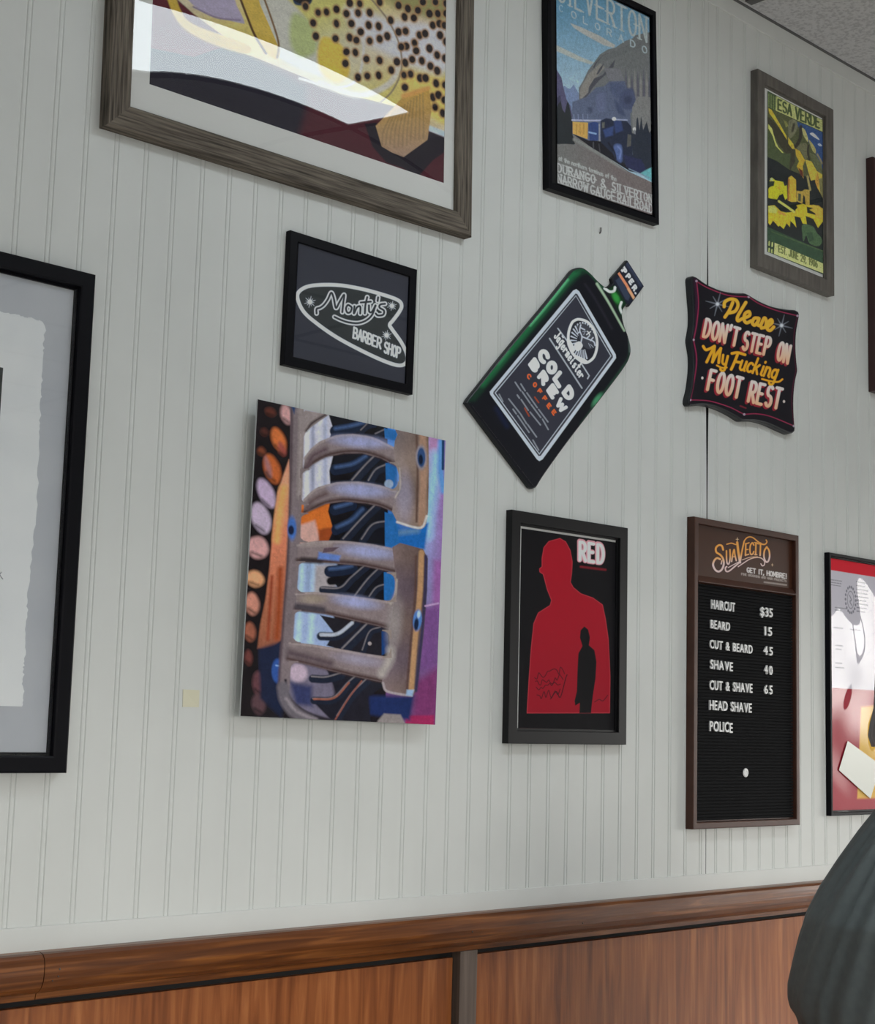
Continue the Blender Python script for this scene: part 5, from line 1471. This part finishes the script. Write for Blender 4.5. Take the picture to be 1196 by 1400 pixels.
# ================================================================== 9. red silhouette poster
def red_poster():
    d = .015
    q = [(699.5, 696.7), (859.5, 721.8), (855.3, 1018), (695.2, 1016.8)]
    c, w, h, a = frame_of(q, d)
    t = thing('picture_frame', 'black framed poster of a red head-and-shoulders silhouette on black', 'picture', c, a)
    oq = [(712, 715.5), (847.4, 735.3), (846.3, 1001), (707.5, 998.8)]
    x0, x1, z0, z1 = sheet_rect(t, oq, .007)
    x0, x1, z0, z1 = sheet_rect(t, oq, d)
    fw = min(x0 + w / 2, w / 2 - x1, z0 + h / 2, h / 2 - z1)
    obj('frame', frame_mesh(w, h, (x0 + w / 2, w / 2 - x1, z0 + h / 2, h / 2 - z1), d), M['satin'], t)
    flat('mat_board', -w / 2 + fw - .002, w / 2 - fw + .002, -h / 2 + fw - .002, h / 2 - fw + .002, -.0065, M['matboard'], t)
    H_ = lambda x, y: (670 + x / 3.89, 680 + y / 3.89)
    pq = [H_(168, 170), H_(690, 238), H_(686, 1252), H_(146, 1240)]
    a0, a1, b0, b1 = sheet_rect(t, pq, .007)
    s = Sheet(pq, 330, 640, (20, 19, 22), 1.5)
    s.frame(670, 680, 3.89)
    R_ = lambda X, Y: np.stack([156 - .014 * (Y - 400), 22 + 0 * X, 38 + 0 * X], -1)
    man = [(370, 219), (400, 236), (424, 280), (435, 340), (432, 400), (425, 448), (440, 475), (480, 508), (545, 530), (596, 566), (612, 640), (628, 750), (638, 950), (636, 1145), (195, 1145), (205, 980), (218, 800), (232, 668), (256, 612), (318, 572), (326, 545), (304, 490), (291, 440), (282, 408), (264, 396), (263, 380), (276, 368), (276, 325), (286, 268), (312, 236)]
    s.poly(man, R_, 4)
    s.line(man + man[:1], 3, (184, 60, 70), 4, False)
    small = [(500, 682), (520, 698), (530, 740), (524, 782), (554, 808), (565, 870), (560, 960), (545, 1060), (536, 1146), (474, 1146), (476, 1090), (452, 1106), (448, 1080), (460, 1030), (464, 900), (468, 826), (490, 786), (476, 742), (480, 702)]
    s.poly(small, (19, 18, 21), 4)
    s.text('RED', (474, 330), (598, 346), 98, (222, 150, 160), 25, .36)
    s.text('RED', (476, 330), (600, 346), 94, (236, 228, 232), 15, .36)
    s.blur_words((480, 366), (612, 380), 11, (112, 26, 36), 4)
    r = random.Random(12)
    ink = (58, 18, 28)
    for row in range(4):
        x, y = 236 + row * 4, 960 + row * 36
        P_ = []
        while x < 400 - row * 8:
            P_.append((x, y - (x - 236) * .28 + r.uniform(-24, 20))); x += r.uniform(7, 15)
        s.line(P_, 4, ink, 4)
    s.line([(320, 1070), (350, 1030), (372, 1060), (400, 960), (408, 940)], 5, ink, 4)
    s.line([(556, 1086), (580, 1072), (600, 1080), (626, 1050)], 4, ink, 4)
    s.line([(160, 1230), (400, 1238), (540, 1242)], 6, (176, 120, 120), 5, False)
    s.line([(570, 1242), (640, 1244)], 6, (176, 120, 120), 5, False)
    s.mesh('print', M['ink'], t, rect_place(a0, a1, b0, b1, -.0068))
    boxo('backing_board', (-w / 2 + .005, w / 2 - .005, -.005, -.001, -h / 2 + .005, h / 2 - .005), M['gapdark'], t)
    pane('glazing', -w / 2 + fw - .002, w / 2 - fw + .002, -h / 2 + fw - .002, h / 2 - fw + .002, -.0085, M['glass'], t)
red_poster()

# ================================================================== 10. price board with felt and push-in letters
def char_mesh(ch, cache={}):
    if ch not in cache:
        cu = bpy.data.curves.new('letter', 'FONT')
        cu.body = ch; cu.size = 1.0; cu.extrude = .05; cu.offset = .02; cu.resolution_u = 3
        o = bpy.data.objects.new('letter', cu)
        COL.objects.link(o)
        bpy.context.view_layer.update()
        dg = bpy.context.evaluated_depsgraph_get()
        me = bpy.data.meshes.new_from_object(o.evaluated_get(dg))
        bpy.data.objects.remove(o); bpy.data.curves.remove(cu)
        n = len(me.vertices)
        co = np.zeros(n * 3, np.float32); me.vertices.foreach_get('co', co); co = co.reshape(-1, 3)
        lo, hi = co.min(0), co.max(0)
        cache[ch] = (co, [tuple(p.vertices) for p in me.polygons], lo, hi)
        bpy.data.meshes.remove(me)
    return cache[ch]

def price_board():
    d = .019
    q = [(949.4, 704.8), (1091, 733), (1095, 1128.3), (947.7, 1133.6)]
    c, w, h, a = frame_of(q, d)
    t = thing('letter_board', 'brown framed price board with white letters on black felt', 'sign', c, a)
    fw = .0135
    obj('frame', frame_mesh(w, h, fw, d, rebate=.010, soft=.002), M['brown'], t)
    B2 = lambda x, y: (920 + x / 6.295, 690 + y / 6.295)
    z_hd = (local(t, *B2(240, 612), .010).z + local(t, *B2(1030, 722), .010).z) / 2
    z_lg = (local(t, *B2(235, 662), d).z + local(t, *B2(1042, 778), d).z) / 2
    ix0, ix1, iz0, iz1 = -w / 2 + fw, w / 2 - fw, -h / 2 + fw, h / 2 - fw
    # header panel
    pq = [(956.9, 717.8), (1085.4, 741.8), (1085.4, 804.4), (957.3, 786.6)]
    s = Sheet(pq, 420, 260, (66, 40, 28), 1.1)
    s.frame(970, 725, 9.967)
    def logo(X, Y):
        g = np.clip((Y + (X - 480) * .12 - 330) / 110, 0, 1)
        return np.stack([238 - 12 * g, 164 + 36 * g, 74 + 122 * g], -1)
    st = [([(252, 286), (236, 236), (196, 226), (158, 262), (164, 318), (214, 352), (250, 400), (262, 470), (240, 540), (196, 572), (150, 548), (122, 486), (136, 430), (172, 396), (214, 410)], 25), ([(228, 472), (236, 430)], 15),
          ([(296, 300), (298, 400), (306, 462), (328, 470), (344, 400), (342, 286)], 19), ([(364, 440), (378, 350), (396, 284), (406, 350), (424, 428)], 19), ([(374, 380), (414, 376)], 13),
          ([(436, 190), (452, 320), (474, 452)], 30), ([(474, 452), (500, 300), (526, 176)], 20),
          ([(548, 206), (544, 360)], 20), ([(548, 210), (590, 196)], 16), ([(548, 286), (578, 282)], 14), ([(544, 358), (586, 346)], 16),
          ([(652, 226), (634, 196), (608, 230), (602, 300), (614, 346), (640, 340), (652, 310)], 19), ([(680, 196), (676, 350)], 20), ([(660, 192), (700, 196)], 12), ([(662, 352), (694, 352)], 12),
          ([(740, 200), (734, 360)], 20), ([(700, 206), (784, 218)], 17), ([(820, 250), (790, 300), (784, 380), (806, 440), (836, 440), (856, 380), (850, 300), (820, 250)], 21),
          ([(532, 164), (560, 132), (600, 118), (646, 132), (700, 176), (756, 212), (800, 214), (822, 184), (812, 160)], 16), ([(300, 214), (360, 200), (410, 216), (438, 216)], 15),
          ([(474, 446), (400, 510), (330, 566), (292, 566), (284, 524), (300, 508)], 19), ([(320, 520), (400, 476), (470, 440)], 11), ([(450, 508), (520, 460), (600, 410), (680, 388), (748, 396), (790, 440), (788, 484), (762, 496), (744, 470)], 13), ([(500, 420), (600, 386), (700, 378)], 9)]
    for P_, ww in st: s.line(P_, ww + 22, (62, 26, 26), 14)
    for P_, ww in st: s.line(P_, ww, logo, 6)
    for x, y, r_ in ((437, 150, 22), (891, 484, 16)):
        for k in range(4):
            an = k * math.pi / 2
            s.line([(x, y), (x + r_ * math.cos(an), y + r_ * 1.3 * math.sin(an))], r_ * .7, (206, 176, 140), 5, False, w2=2)
    s.text('GET IT, HOMBRE!', (566, 578), (1072, 660), 58, (220, 214, 212), 13, .22)
    s.text('FINE GROOMING AND HAIR PRODUCTS', (492, 616), (1072, 706), 26, (172, 160, 154), 6, .18)
    s.blur_words((790, 708), (1070, 744), 20, (150, 138, 130), 6)
    s.mesh('header_panel', M['inktin'], t, rect_place(ix0 - .002, ix1 + .002, z_hd, iz1 + .002, -.0095))
    # sloping ledge between header and felt
    bm = bmesh.new()
    z_a, z_b = z_hd, z_lg
    pr = [(-.0085, z_a + .001), (-.0095, z_a), (-d - .001, z_b + .0015), (-d - .001, z_b), (-.009, z_b - .0025)]
    for x in (ix0 - .001, ix1 + .001):
        for y, z in pr: bm.verts.new((x, y, z))
    bm.verts.ensure_lookup_table()
    V = bm.verts; n = len(pr)
    for k in range(n): bm.faces.new((V[k], V[(k + 1) % n], V[n + (k + 1) % n], V[n + k]))
    bm.faces.new(V[:n]); bm.faces.new(V[n:2 * n])
    obj('ledge', bm, M['brown'], t)
    # felt: real ridges
    bm = bmesh.new()
    zt, zb_ = z_b - .002, iz0 - .001
    pitch = .0066
    prof = []
    z = zt
    while z > zb_ + pitch:
        prof += [(-.0105, z), (-.0105, z - pitch * .62), (-.0085, z - pitch * .74), (-.0085, z - pitch * .9)]
        z -= pitch
    prof.append((-.0105, zb_))
    A = [bm.verts.new((ix0 - .002, y, zz)) for y, zz in prof]; B = [bm.verts.new((ix1 + .002, y, zz)) for y, zz in prof]
    for k in range(len(prof) - 1): bm.faces.new((A[k], B[k], B[k + 1], A[k + 1]))
    obj('felt_panel', bm, M['felt'], t)
    boxo('backing_board', (-w / 2 + .005, w / 2 - .005, -.006, -.001, -h / 2 + .005, h / 2 - .005), M['gapdark'], t)
    # letters: every one its own piece, baseline start and end read off the board
    B3 = lambda x, y: (920 + x / 5.6, 900 + y / 5.6)
    rows = [('HAIRCUT', B2(328, 893), B2(532, 922), 82 / 6.295), ('$35', B2(750, 955), B2(856, 970), 80 / 6.295), ('BEARD', B2(322, 1062), B2(488, 1088), 76 / 6.295), ('15', B2(788, 1122), B2(850, 1132), 78 / 6.295),
            ('CUT & BEARD', B2(316, 1234), B2(682, 1282), 76 / 6.295), ('45', B2(780, 1288), B2(856, 1300), 76 / 6.295),
            ('SHAVE', B3(284, 78), B3(456, 100), 72 / 5.6), ('40', B3(698, 118), B3(760, 128), 70 / 5.6), ('CUT & SHAVE', B3(280, 238), B3(606, 264), 74 / 5.6), ('65', B3(698, 270), B3(760, 276), 70 / 5.6),
            ('HEAD SHAVE', B3(278, 392), B3(600, 416), 76 / 5.6), ('POLICE', B3(280, 556), B3(454, 566), 80 / 5.6)]
    for wd, o, e, hp in rows:
        A_, B_ = local(t, *o, .0125), local(t, *e, .0125)
        up = (local(t, o[0], o[1] - hp, .0125) - A_).length
        gl = [None if ch == ' ' else char_mesh(ch) for ch in wd]
        wid = [.34 if g is None else g[3][0] - g[2][0] for g in gl]
        gap = .10 if len(wd) > 2 else .22
        L = (B_ - A_).length
        k_ = L / (sum(wid) + gap * (len(wd) - 1))
        dirx = (B_ - A_).normalized(); x = 0.0
        for k, (g, wi) in enumerate(zip(gl, wid)):
            if g is not None:
                co, faces, lo, hi = g
                sz_ = up / .74
                base = A_ + dirx * (k_ * x)
                vs = [(base.x + (p[0] - lo[0]) * k_, -.0105 - (p[2] + .05) * .03, base.z + p[1] * sz_ + (-.0012 if (wd == 'POLICE' and k == 5) else 0)) for p in co]
                pyobj('letter', vs, faces, M['letter'], t)
            x += wi + gap
    cc = local(t, 920 + 556 / 5.6, 900 + 876 / 5.6, .0115)
    bm = lathe(bmesh.new(), [(.0092, 0), (.0094, .0012), (.008, .0022), (.0045, .0024), (.004, .0016)], 28)
    bmesh.ops.rotate(bm, verts=bm.verts[:], cent=(0, 0, 0), matrix=Matrix.Rotation(math.radians(90), 3, 'X'))
    bmesh.ops.translate(bm, verts=bm.verts[:], vec=(cc.x, -.0105, cc.z))
    obj('round_badge', bm, M['letter'], t)
price_board()

# ================================================================== 11. reflective poster at the right edge
def notice_poster():
    d = .013
    tl, bl = hit(1133.5, 755, d), hit(1134, 1115.8, d)
    w, h = .5, (tl - bl).length
    a = 0.0
    t = thing('picture_frame', 'thin black framed poster with a red band and shiny wavy sheet, at the right edge', 'picture', (tl.x + w / 2, 0, (tl.z + bl.z) / 2), a)
    fw = .0075
    obj('frame', frame_mesh(w, h, fw, d, rebate=.004), M['black'], t)
    x0, x1, z0, z1 = -w / 2 + fw, w / 2 - fw, -h / 2 + fw, h / 2 - fw
    s = Sheet([(0, 0), (1, 0), (1, 1), (0, 1)], 360, 420, (186, 182, 192), 1.55)
    s.frame(0, 0, 1)
    s.PX, s.PY = s.u * (x1 - x0) * 1000, s.v * (z1 - z0) * 1000
    s.frame(0, 0, 1)
    Z = (z1 - z0) * 1000; W_ = (x1 - x0) * 1000
    zt = lambda px, py: (z1 - local(t, px, py, .008).z) * 1000
    y_red, y_mid, y_bot = zt(1150, 782), zt(1150, 840), zt(1150, 941)
    s.poly([(-9, -9), (W_ + 9, -9), (W_ + 9, y_red), (-9, y_red)], (196, 32, 48), 1.5)
    s.poly([(-9, y_bot), (W_ + 9, y_bot), (W_ + 9, Z + 9), (-9, Z + 9)], (150, 44, 56), 2)
    r = random.Random(2)
    def lines(x, y, n, wmax, st=3.4):
        for k in range(n):
            xx = x; end = x + wmax * r.uniform(.6, 1)
            while xx < end:
                e = min(end, xx + r.uniform(5, 14)); s.line([(xx, y + k * st * 1.7), (e, y + k * st * 1.7)], st * .5, (112, 110, 122), 1.2, False); xx = e + 2.5
    lines(10, y_red + 22, 3, 48); lines(26, y_red + 84, 2, 48); lines(118, y_red + 18, 9, 52, 5); lines(215, y_red + 18, 12, 90, 5); lines(320, y_red + 18, 12, 90, 5)
    lines(20, y_red + 130, 1, 40, 6); lines(90, y_red + 130, 1, 60, 6); lines(28, y_red + 170, 2, 30, 5); lines(26, y_red + 210, 2, 34, 6)
    cx, cy = 92, y_red + 62
    for k in range(18):
        an = k * math.pi / 9
        s.ell(cx + 22 * math.cos(an), cy + 30 * math.sin(an), 3.4, 3.4, (120, 118, 130), 0, 1.5)
    s.line(arc(cx, cy, 14, 20, 0, 360, 24), 2, (120, 118, 130), 1.4, False)
    s.line([(cx - 4, cy - 10), (cx + 3, cy), (cx - 3, cy + 4), (cx + 4, cy + 12)], 3, (120, 118, 130), 1.4)
    s.poly([(cx + 40, y_bot + 40), (W_, y_bot + 10), (W_, Z - 30), (cx + 20, Z - 30)], (214, 160, 64), 8)  # yellow patch painted into the print for a reflection in the sheet
    s.mesh('print', M['ink'], t, rect_place(x0 - .001, x1 + .001, z0 - .001, z1 + .001, -.0065))
    wv = lambda u, v: .0009 * math.sin(u * 21 + 2.2 * math.sin(v * 7)) * (.3 + v) + .0005 * math.sin(v * 19 + u * 9)
    pane('glazing', x0 - .001, x1 + .001, z0 - .001, z1 + .001, -.0085, M['wavy'], t, wave=wv, n=70)
    boxo('backing_board', (-w / 2 + .004, w / 2 - .004, -.005, -.001, -h / 2 + .004, h / 2 - .004), M['gapdark'], t)
    # thin pale green patch set over the sheet
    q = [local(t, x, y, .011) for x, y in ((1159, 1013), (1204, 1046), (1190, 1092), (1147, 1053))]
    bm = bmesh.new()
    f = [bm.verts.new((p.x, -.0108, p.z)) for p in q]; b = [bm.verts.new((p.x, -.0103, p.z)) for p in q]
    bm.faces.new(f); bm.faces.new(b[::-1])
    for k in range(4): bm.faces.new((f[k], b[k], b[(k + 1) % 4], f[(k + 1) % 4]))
    tag(obj('pale_patch', bm, mat('pale_green_patch', (0.66, 0.68, 0.61), .25)), 'pale green patch slanting across the shiny red-banded poster', 'note').location = t.location
notice_poster()

def edge_frame():
    d = .022
    tl, bl = hit(1193.3, 213, d), hit(1195.6, 533, d)
    h = (tl - bl).length; w = .4
    t = thing('picture_frame', 'dark red frame cut off by the right edge, above the shiny poster', 'picture', (tl.x + w / 2 + .004, 0, (tl.z + bl.z) / 2), 0)
    obj('frame', frame_mesh(w, h, .03, d, soft=.004), M['redframe'], t)
    flat('mat_board', -w / 2 + .027, w / 2 - .027, -h / 2 + .027, h / 2 - .027, -.010, M['matboard'], t)
    s = Sheet([(0, 0), (1, 0), (1, 1), (0, 1)], 40, 60, (96, 92, 88), 1.5)
    s.mesh('print', M['ink'], t, rect_place(-w / 2 + .07, w / 2 - .07, -h / 2 + .07, h / 2 - .07, -.0106))
    boxo('backing_board', (-w / 2 + .006, w / 2 - .006, -.006, -.001, -h / 2 + .006, h / 2 - .006), M['gapdark'], t)
edge_frame()

# ================================================================== tape and scuffs on the panelling
def tape():
    q = [hit(x, y, .0005) for x, y in ((250, 942.5), (272, 943.5), (271.5, 967), (249.5, 966.5))]
    bm = bmesh.new()
    f = [bm.verts.new((p.x, -.0012 - (.0008 if k == 1 else 0), p.z)) for k, p in enumerate(q)]
    b = [bm.verts.new((p.x, .0002, p.z)) for p in q]
    bm.faces.new(f)
    for k in range(4): bm.faces.new((f[k], b[k], b[(k + 1) % 4], f[(k + 1) % 4]))
    tag(obj('tape_square', bm, M['tape']), 'small yellowed square of tape stuck on the white panelling', 'tape')
tape()
def nail(name, px, py, L, label):
    p = hit(px, py)
    bm = bmesh.new()
    tube(bm, [p + Vector((0, .004, 0)), p + Vector((0, -.0025, .0005)), p + Vector((0, -.0035, .004)), p + Vector((0, -.0035, L))], .0013, 8)
    tag(obj(name, bm, M['mark']), label, 'hook')
nail('wall_hook', 819.5, 319, .011, 'tiny dark hook in the panelling just below the train poster')
# ================================================================== 12. the person in the barber's chair, right foreground
DEP = 2.25
def at_depth(px, py, t=DEP):
    return CAM + (FV + RV * ((px - 598.0) / FPX) + UV * ((700.0 - py) / FPX)) * t
AX = at_depth(1268, 1085)
FWD = Vector((FV.x + RV.x * .32, FV.y + RV.y * .32, 0)).normalized()      # the way the sitter faces
LFT = Vector((-FWD.y, FWD.x, 0))
def B(l, f, z):
    """left, forward, height in the sitter's own axes"""
    return Vector((AX.x, AX.y, 0)) + LFT * l + FWD * f + Vector((0, 0, z))

def fused(name, m, parent, chains, blobs=(), voxel=.012, smooth_it=6):
    """limb chains (joint, radius) and ellipsoids melted into one continuous surface"""
    bm = bmesh.new()
    for ch in chains:
        for (p, r), (q, r2) in zip(ch, ch[1:]):
            p, q = Vector(p), Vector(q)
            n = max(2, int((q - p).length / max(.006, .8 * min(r, r2))))
            for k in range(n + 1):
                f = k / n
                g = bmesh.ops.create_uvsphere(bm, u_segments=12, v_segments=8, radius=r + (r2 - r) * f)
                bmesh.ops.translate(bm, verts=g['verts'], vec=p.lerp(q, f))
    for c, rad in blobs:
        g = bmesh.ops.create_uvsphere(bm, u_segments=20, v_segments=14, radius=1.0)
        for v in g['verts']:
            v.co = Vector(c) + LFT * v.co.x * rad[0] + FWD * v.co.y * rad[1] + Vector((0, 0, v.co.z * rad[2]))
    me = bpy.data.meshes.new(name); bm.to_mesh(me); bm.free()
    o = bpy.data.objects.new(name, me); COL.objects.link(o)
    rm = o.modifiers.new('melt', 'REMESH'); rm.mode = 'VOXEL'; rm.voxel_size = voxel
    sm = o.modifiers.new('soft', 'SMOOTH'); sm.iterations = smooth_it; sm.factor = .6
    bpy.context.view_layer.update()
    me2 = bpy.data.meshes.new_from_object(o.evaluated_get(bpy.context.evaluated_depsgraph_get()))
    me2.name = name
    bpy.data.objects.remove(o); bpy.data.meshes.remove(me)
    o = link(name, me2, None, None, True)
    me2.materials.clear(); me2.materials.append(m)
    base = parent.location
    for v in me2.vertices: v.co -= base
    o.parent = parent
    return o

def sitter():
    t = thing('person', 'person seen from behind in a dark grey cape, seated at the right edge', 'person', (AX.x, AX.y, 0))
    skin = mat('skin', (0.52, 0.32, 0.24), .55)
    hc = B(0, .03, 1.315)
    chains = [[(B(0, 0, .62), .13), (B(0, -.01, .8), .125), (B(0, -.01, .93), .11), (B(0, 0, 1.03), .07)],
              [(B(0, 0, 1.05), .065), (B(0, .005, 1.17), .058), (B(0, .02, 1.24), .062)]]
    for sg in (1, -1):
        chains.append([(B(0, 0, 1.05), .07), (B(.08 * sg, .01, 1.02), .045), (B(.115 * sg, .01, .93), .045), (B(.145 * sg, .03, .80), .038), (B(.13 * sg, .16, .745), .036), (B(.09 * sg, .27, .735), .028)])
        w_ = B(.09 * sg, .27, .735)
        chains.append([(w_, .026), (B(.07 * sg, .33, .73), .028)])
        for k in range(4):
            a0 = B((.085 - k * .014) * sg, .33, .735); a1 = B((.088 - k * .016) * sg, .375 + .006 * (k in (1, 2)), .728); a2 = B((.085 - k * .015) * sg, .40, .705)
            chains.append([(a0, .0105), (a1, .0095), (a2, .008)])
        chains.append([(B(.06 * sg, .29, .74), .012), (B(.035 * sg, .33, .735), .010), (B(.03 * sg, .36, .725), .009)])
        chains.append([(B(.09 * sg, .02, .60), .10), (B(.13 * sg, .42, .60), .066), (B(.13 * sg, .47, .54), .06), (B(.13 * sg, .46, .3), .05), (B(.13 * sg, .45, .14), .038), (B(.13 * sg, .56, .1), .03)])
    blobs = [(hc, (.068, .088, .105)), (hc + FWD * .03 - Vector((0, 0, .075)), (.05, .06, .05)), (hc + FWD * .098 - Vector((0, 0, .02)), (.013, .022, .026)),
             (hc + LFT * .061 - Vector((0, 0, .02)), (.011, .022, .032)), (hc - LFT * .061 - Vector((0, 0, .02)), (.011, .022, .032)), (hc + FWD * .085 - Vector((0, 0, .065)), (.026, .014, .012))]
    fused('body', skin, t, chains, blobs, .009, 4)
    em = mat('eye_white', (0.7, 0.7, 0.68), .2)
    for sg in (1, -1):
        bm = bmesh.new()
        g = bmesh.ops.create_uvsphere(bm, u_segments=14, v_segments=10, radius=.0115)
        bmesh.ops.translate(bm, verts=g['verts'], vec=hc + LFT * .03 * sg + FWD * .083 + Vector((0, 0, .004)) - t.location)
        obj('eye', bm, em, t, True)
    # chin-length hair flaring at the nape
    bm = bmesh.new()
    prof = [(.001, .124), (.03, .12), (.056, .104), (.068, .075), (.0725, .04), (.0735, .0), (.0755, -.025), (.081, -.048), (.0835, -.066), (.079, -.082), (.066, -.078), (.062, -.06), (.062, -.02)]
    nn = 56
    rings = []
    for r, z in prof:
        ring = []
        for k in range(nn):
            an = 2 * math.pi * k / nn
            face = max(0, math.cos(an)) ** 2
            rr = r * (1 + .016 * math.sin(an * 17 + z * 30) * (1 if z < .1 else 0))
            zz = z
            if z < .045 and math.cos(an) > .62: zz = .045 + (z - .045) * .12; rr = r * .99
            ring.append(bm.verts.new(hc + LFT * rr * math.sin(an) + FWD * (rr * 1.22 * math.cos(an)) + Vector((0, 0, zz)) - t.location))
        rings.append(ring)
    for A, C_ in zip(rings, rings[1:]):
        for k in range(nn): bm.faces.new((A[k], A[(k + 1) % nn], C_[(k + 1) % nn], C_[k]))
    obj('hair', bm, noisy(mat('grey_hair', (0.1, 0.1, 0.11), .5), (0.1, 0.1, 0.108), (0.3, 0.3, 0.315), scale=(60, 60, 3), nscale=3, bump=.3, bdist=.002), t, True)
    # the cape: left outline as in the photograph, folds fanning down from the neck
    cont = [(1210, 1078), (1196, 1106), (1172, 1136), (1140, 1181), (1118, 1214), (1101, 1246), (1092, 1276), (1085, 1304), (1081, 1324), (1077, 1342), (1077.5, 1358), (1081, 1370), (1089, 1380), (1093, 1390), (1095, 1402)]
    lv = []
    for x, y in cont:
        p = at_depth(x, y); dlt = p - AX
        lv.append((p.z, abs(dlt.dot(LFT))))
    lv = [(lv[0][0] + .012, .052)] + lv
    for z, a in ((.80, .188), (.75, .196)): lv.append((z, a))
    Z = np.array([p[0] for p in lv]); A_ = np.array([p[1] for p in lv])
    zz = np.linspace(Z.max(), Z.min(), 110)
    aa = np.interp(zz, Z[::-1], A_[::-1])
    bm = bmesh.new(); nn = 220; rings = []
    r = random.Random(21)
    # folds start narrow at the neck and fan out; each has its own bearing, slant and depth
    folds = [(math.radians(b_), s_, d_, w__) for b_, s_, d_, w__ in ((108, .30, .007, .030), (120, .45, .011, .085), (129, .42, .006, .026), (140, .5, .012, .10), (149, .46, .007, .030), (158, .40, .009, .06), (171, .46, .013, .10), (183, .36, .007, .030), (196, .3, .010, .08), (207, .26, .006, .03), (220, .2, .012, .10), (240, .1, .010, .1), (258, .0, .012, .12), (20, 0, .012, .15), (55, 0, .012, .14), (85, .2, .006, .05), (300, 0, .012, .15), (335, 0, .012, .14))]
    for z, a in zip(zz, aa):
        down = (zz[0] - z) / (zz[0] - zz[-1])
        ring = []
        for k in range(nn):
            an = 2 * math.pi * k / nn                     # 0 is forward, 90 degrees is left, 180 is behind
            ca, sa_ = math.cos(an), math.sin(an)
            bb = (.05 + .15 * min(1, down * 2.2) ** .8) if ca < 0 else (.055 + .12 * min(1, down * 3) + .30 * max(0, down - .5) ** .8)
            e = 2.3
            den = (abs(sa_) ** e + abs(ca) ** e) ** (1 / e)
            l, f = a * sa_ / den, bb * ca / den
            off = 0.0
            for b0, sl, dp, wd in folds:
                c0 = b0 - sl * (down - .25)
                dd = (an - c0 + math.pi) % (2 * math.pi) - math.pi
                off += dp * math.exp(-(dd / (wd * (.5 + down))) ** 2) * min(1, down * 4)
            side = .8 * abs(sa_) ** 8
            off = off * (1 - side) - .003 * (1 - side)
            n_ = Vector((sa_, ca, 0))
            ring.append(bm.verts.new(B(l + off * n_.x, f + off * n_.y, z - (.012 * math.sin(an * 5) if z == zz[-1] else 0)) - t.location))
        rings.append(ring)
    for P_, Q_ in zip(rings, rings[1:]):
        for k in range(nn): bm.faces.new((P_[k], P_[(k + 1) % nn], Q_[(k + 1) % nn], Q_[k]))
    cl = noisy(mat('slate_cape_cloth', (0.1, 0.12, 0.12), .6, spec=.35), (0.088, 0.106, 0.108), (0.108, 0.128, 0.13), scale=(1, 1, 1), nscale=90, bump=.08, bdist=.002)
    cp = obj('cape', bm, cl, t, True)
    fused('shirt', mat('dark_shirt', (0.03, 0.03, 0.035), .8), t, [[(B(0, 0, .66), .142), (B(0, -.01, .8), .136), (B(0, -.01, .93), .119), (B(0, 0, 1.0), .08)]], (), .014, 3)
    # trousers and shoes
    tr_ = [[(B(.09 * sg, .0, .60), .112), (B(.13 * sg, .42, .605), .08), (B(.13 * sg, .48, .55), .076), (B(.13 * sg, .47, .3), .068), (B(.13 * sg, .46, .13), .06)] for sg in (1, -1)]
    fused('trousers', mat('navy_trousers', (0.02, 0.025, 0.045), .8), t, tr_, (), .014, 4)
    for sg in (1, -1):
        fused('shoe', mat('dark_shoe', (0.02, 0.02, 0.02), .5), t, [[(B(.13 * sg, .44, .085), .046), (B(.13 * sg, .55, .075), .042), (B(.13 * sg, .64, .065), .034)]], (), .009, 3)
sitter()

def barber_chair():
    t = thing('barber_chair', 'black barber chair under the seated person in the dark cape', 'chair', (AX.x, AX.y, 0), math.radians(0))
    ang = math.atan2(FWD.y, FWD.x)
    t.rotation_euler = (0, 0, ang)                 # x is forward, y is left
    pad = mat('black_vinyl', (0.018, 0.018, 0.018), .4); chrome = mat('chrome', (0.6, 0.6, 0.6), .15, 1.0)
    obj('base', lathe(bmesh.new(), [(.0, 0), (.30, 0), (.30, .02), (.26, .035), (.08, .05), (0, .05)], 40), chrome, t, True)
    obj('column', lathe(bmesh.new(), [(0, .045), (.06, .045), (.055, .2), (.045, .2), (.045, .37), (0, .37)], 28), chrome, t, True)
    boxo('seat', (-.2, .34, -.24, .24, .36, .475), pad, t, bev=.03)
    bm = box(bmesh.new(), -.215, -.165, -.2, .2, .47, .72, .02)
    obj('backrest', bm, pad, t)
    for sg in (1, -1):
        bm = bmesh.new()
        tube(bm, [(-.16, sg * .265, .4), (-.16, sg * .27, .60), (-.1, sg * .27, .63), (.18, sg * .27, .63), (.24, sg * .27, .58), (.24, sg * .265, .4)], .016, 10)
        obj('armrest', bm, chrome, t, True)
    bm = bmesh.new()
    for sg in (1, -1): tube(bm, [(.33, sg * .025, .39), (.40, sg * .025, .2), (.47, sg * .025, .022)], .012, 8)
    box(bm, .44, .66, -.2, .2, .008, .026, .004)
    obj('footrest', bm, chrome, t)
barber_chair()
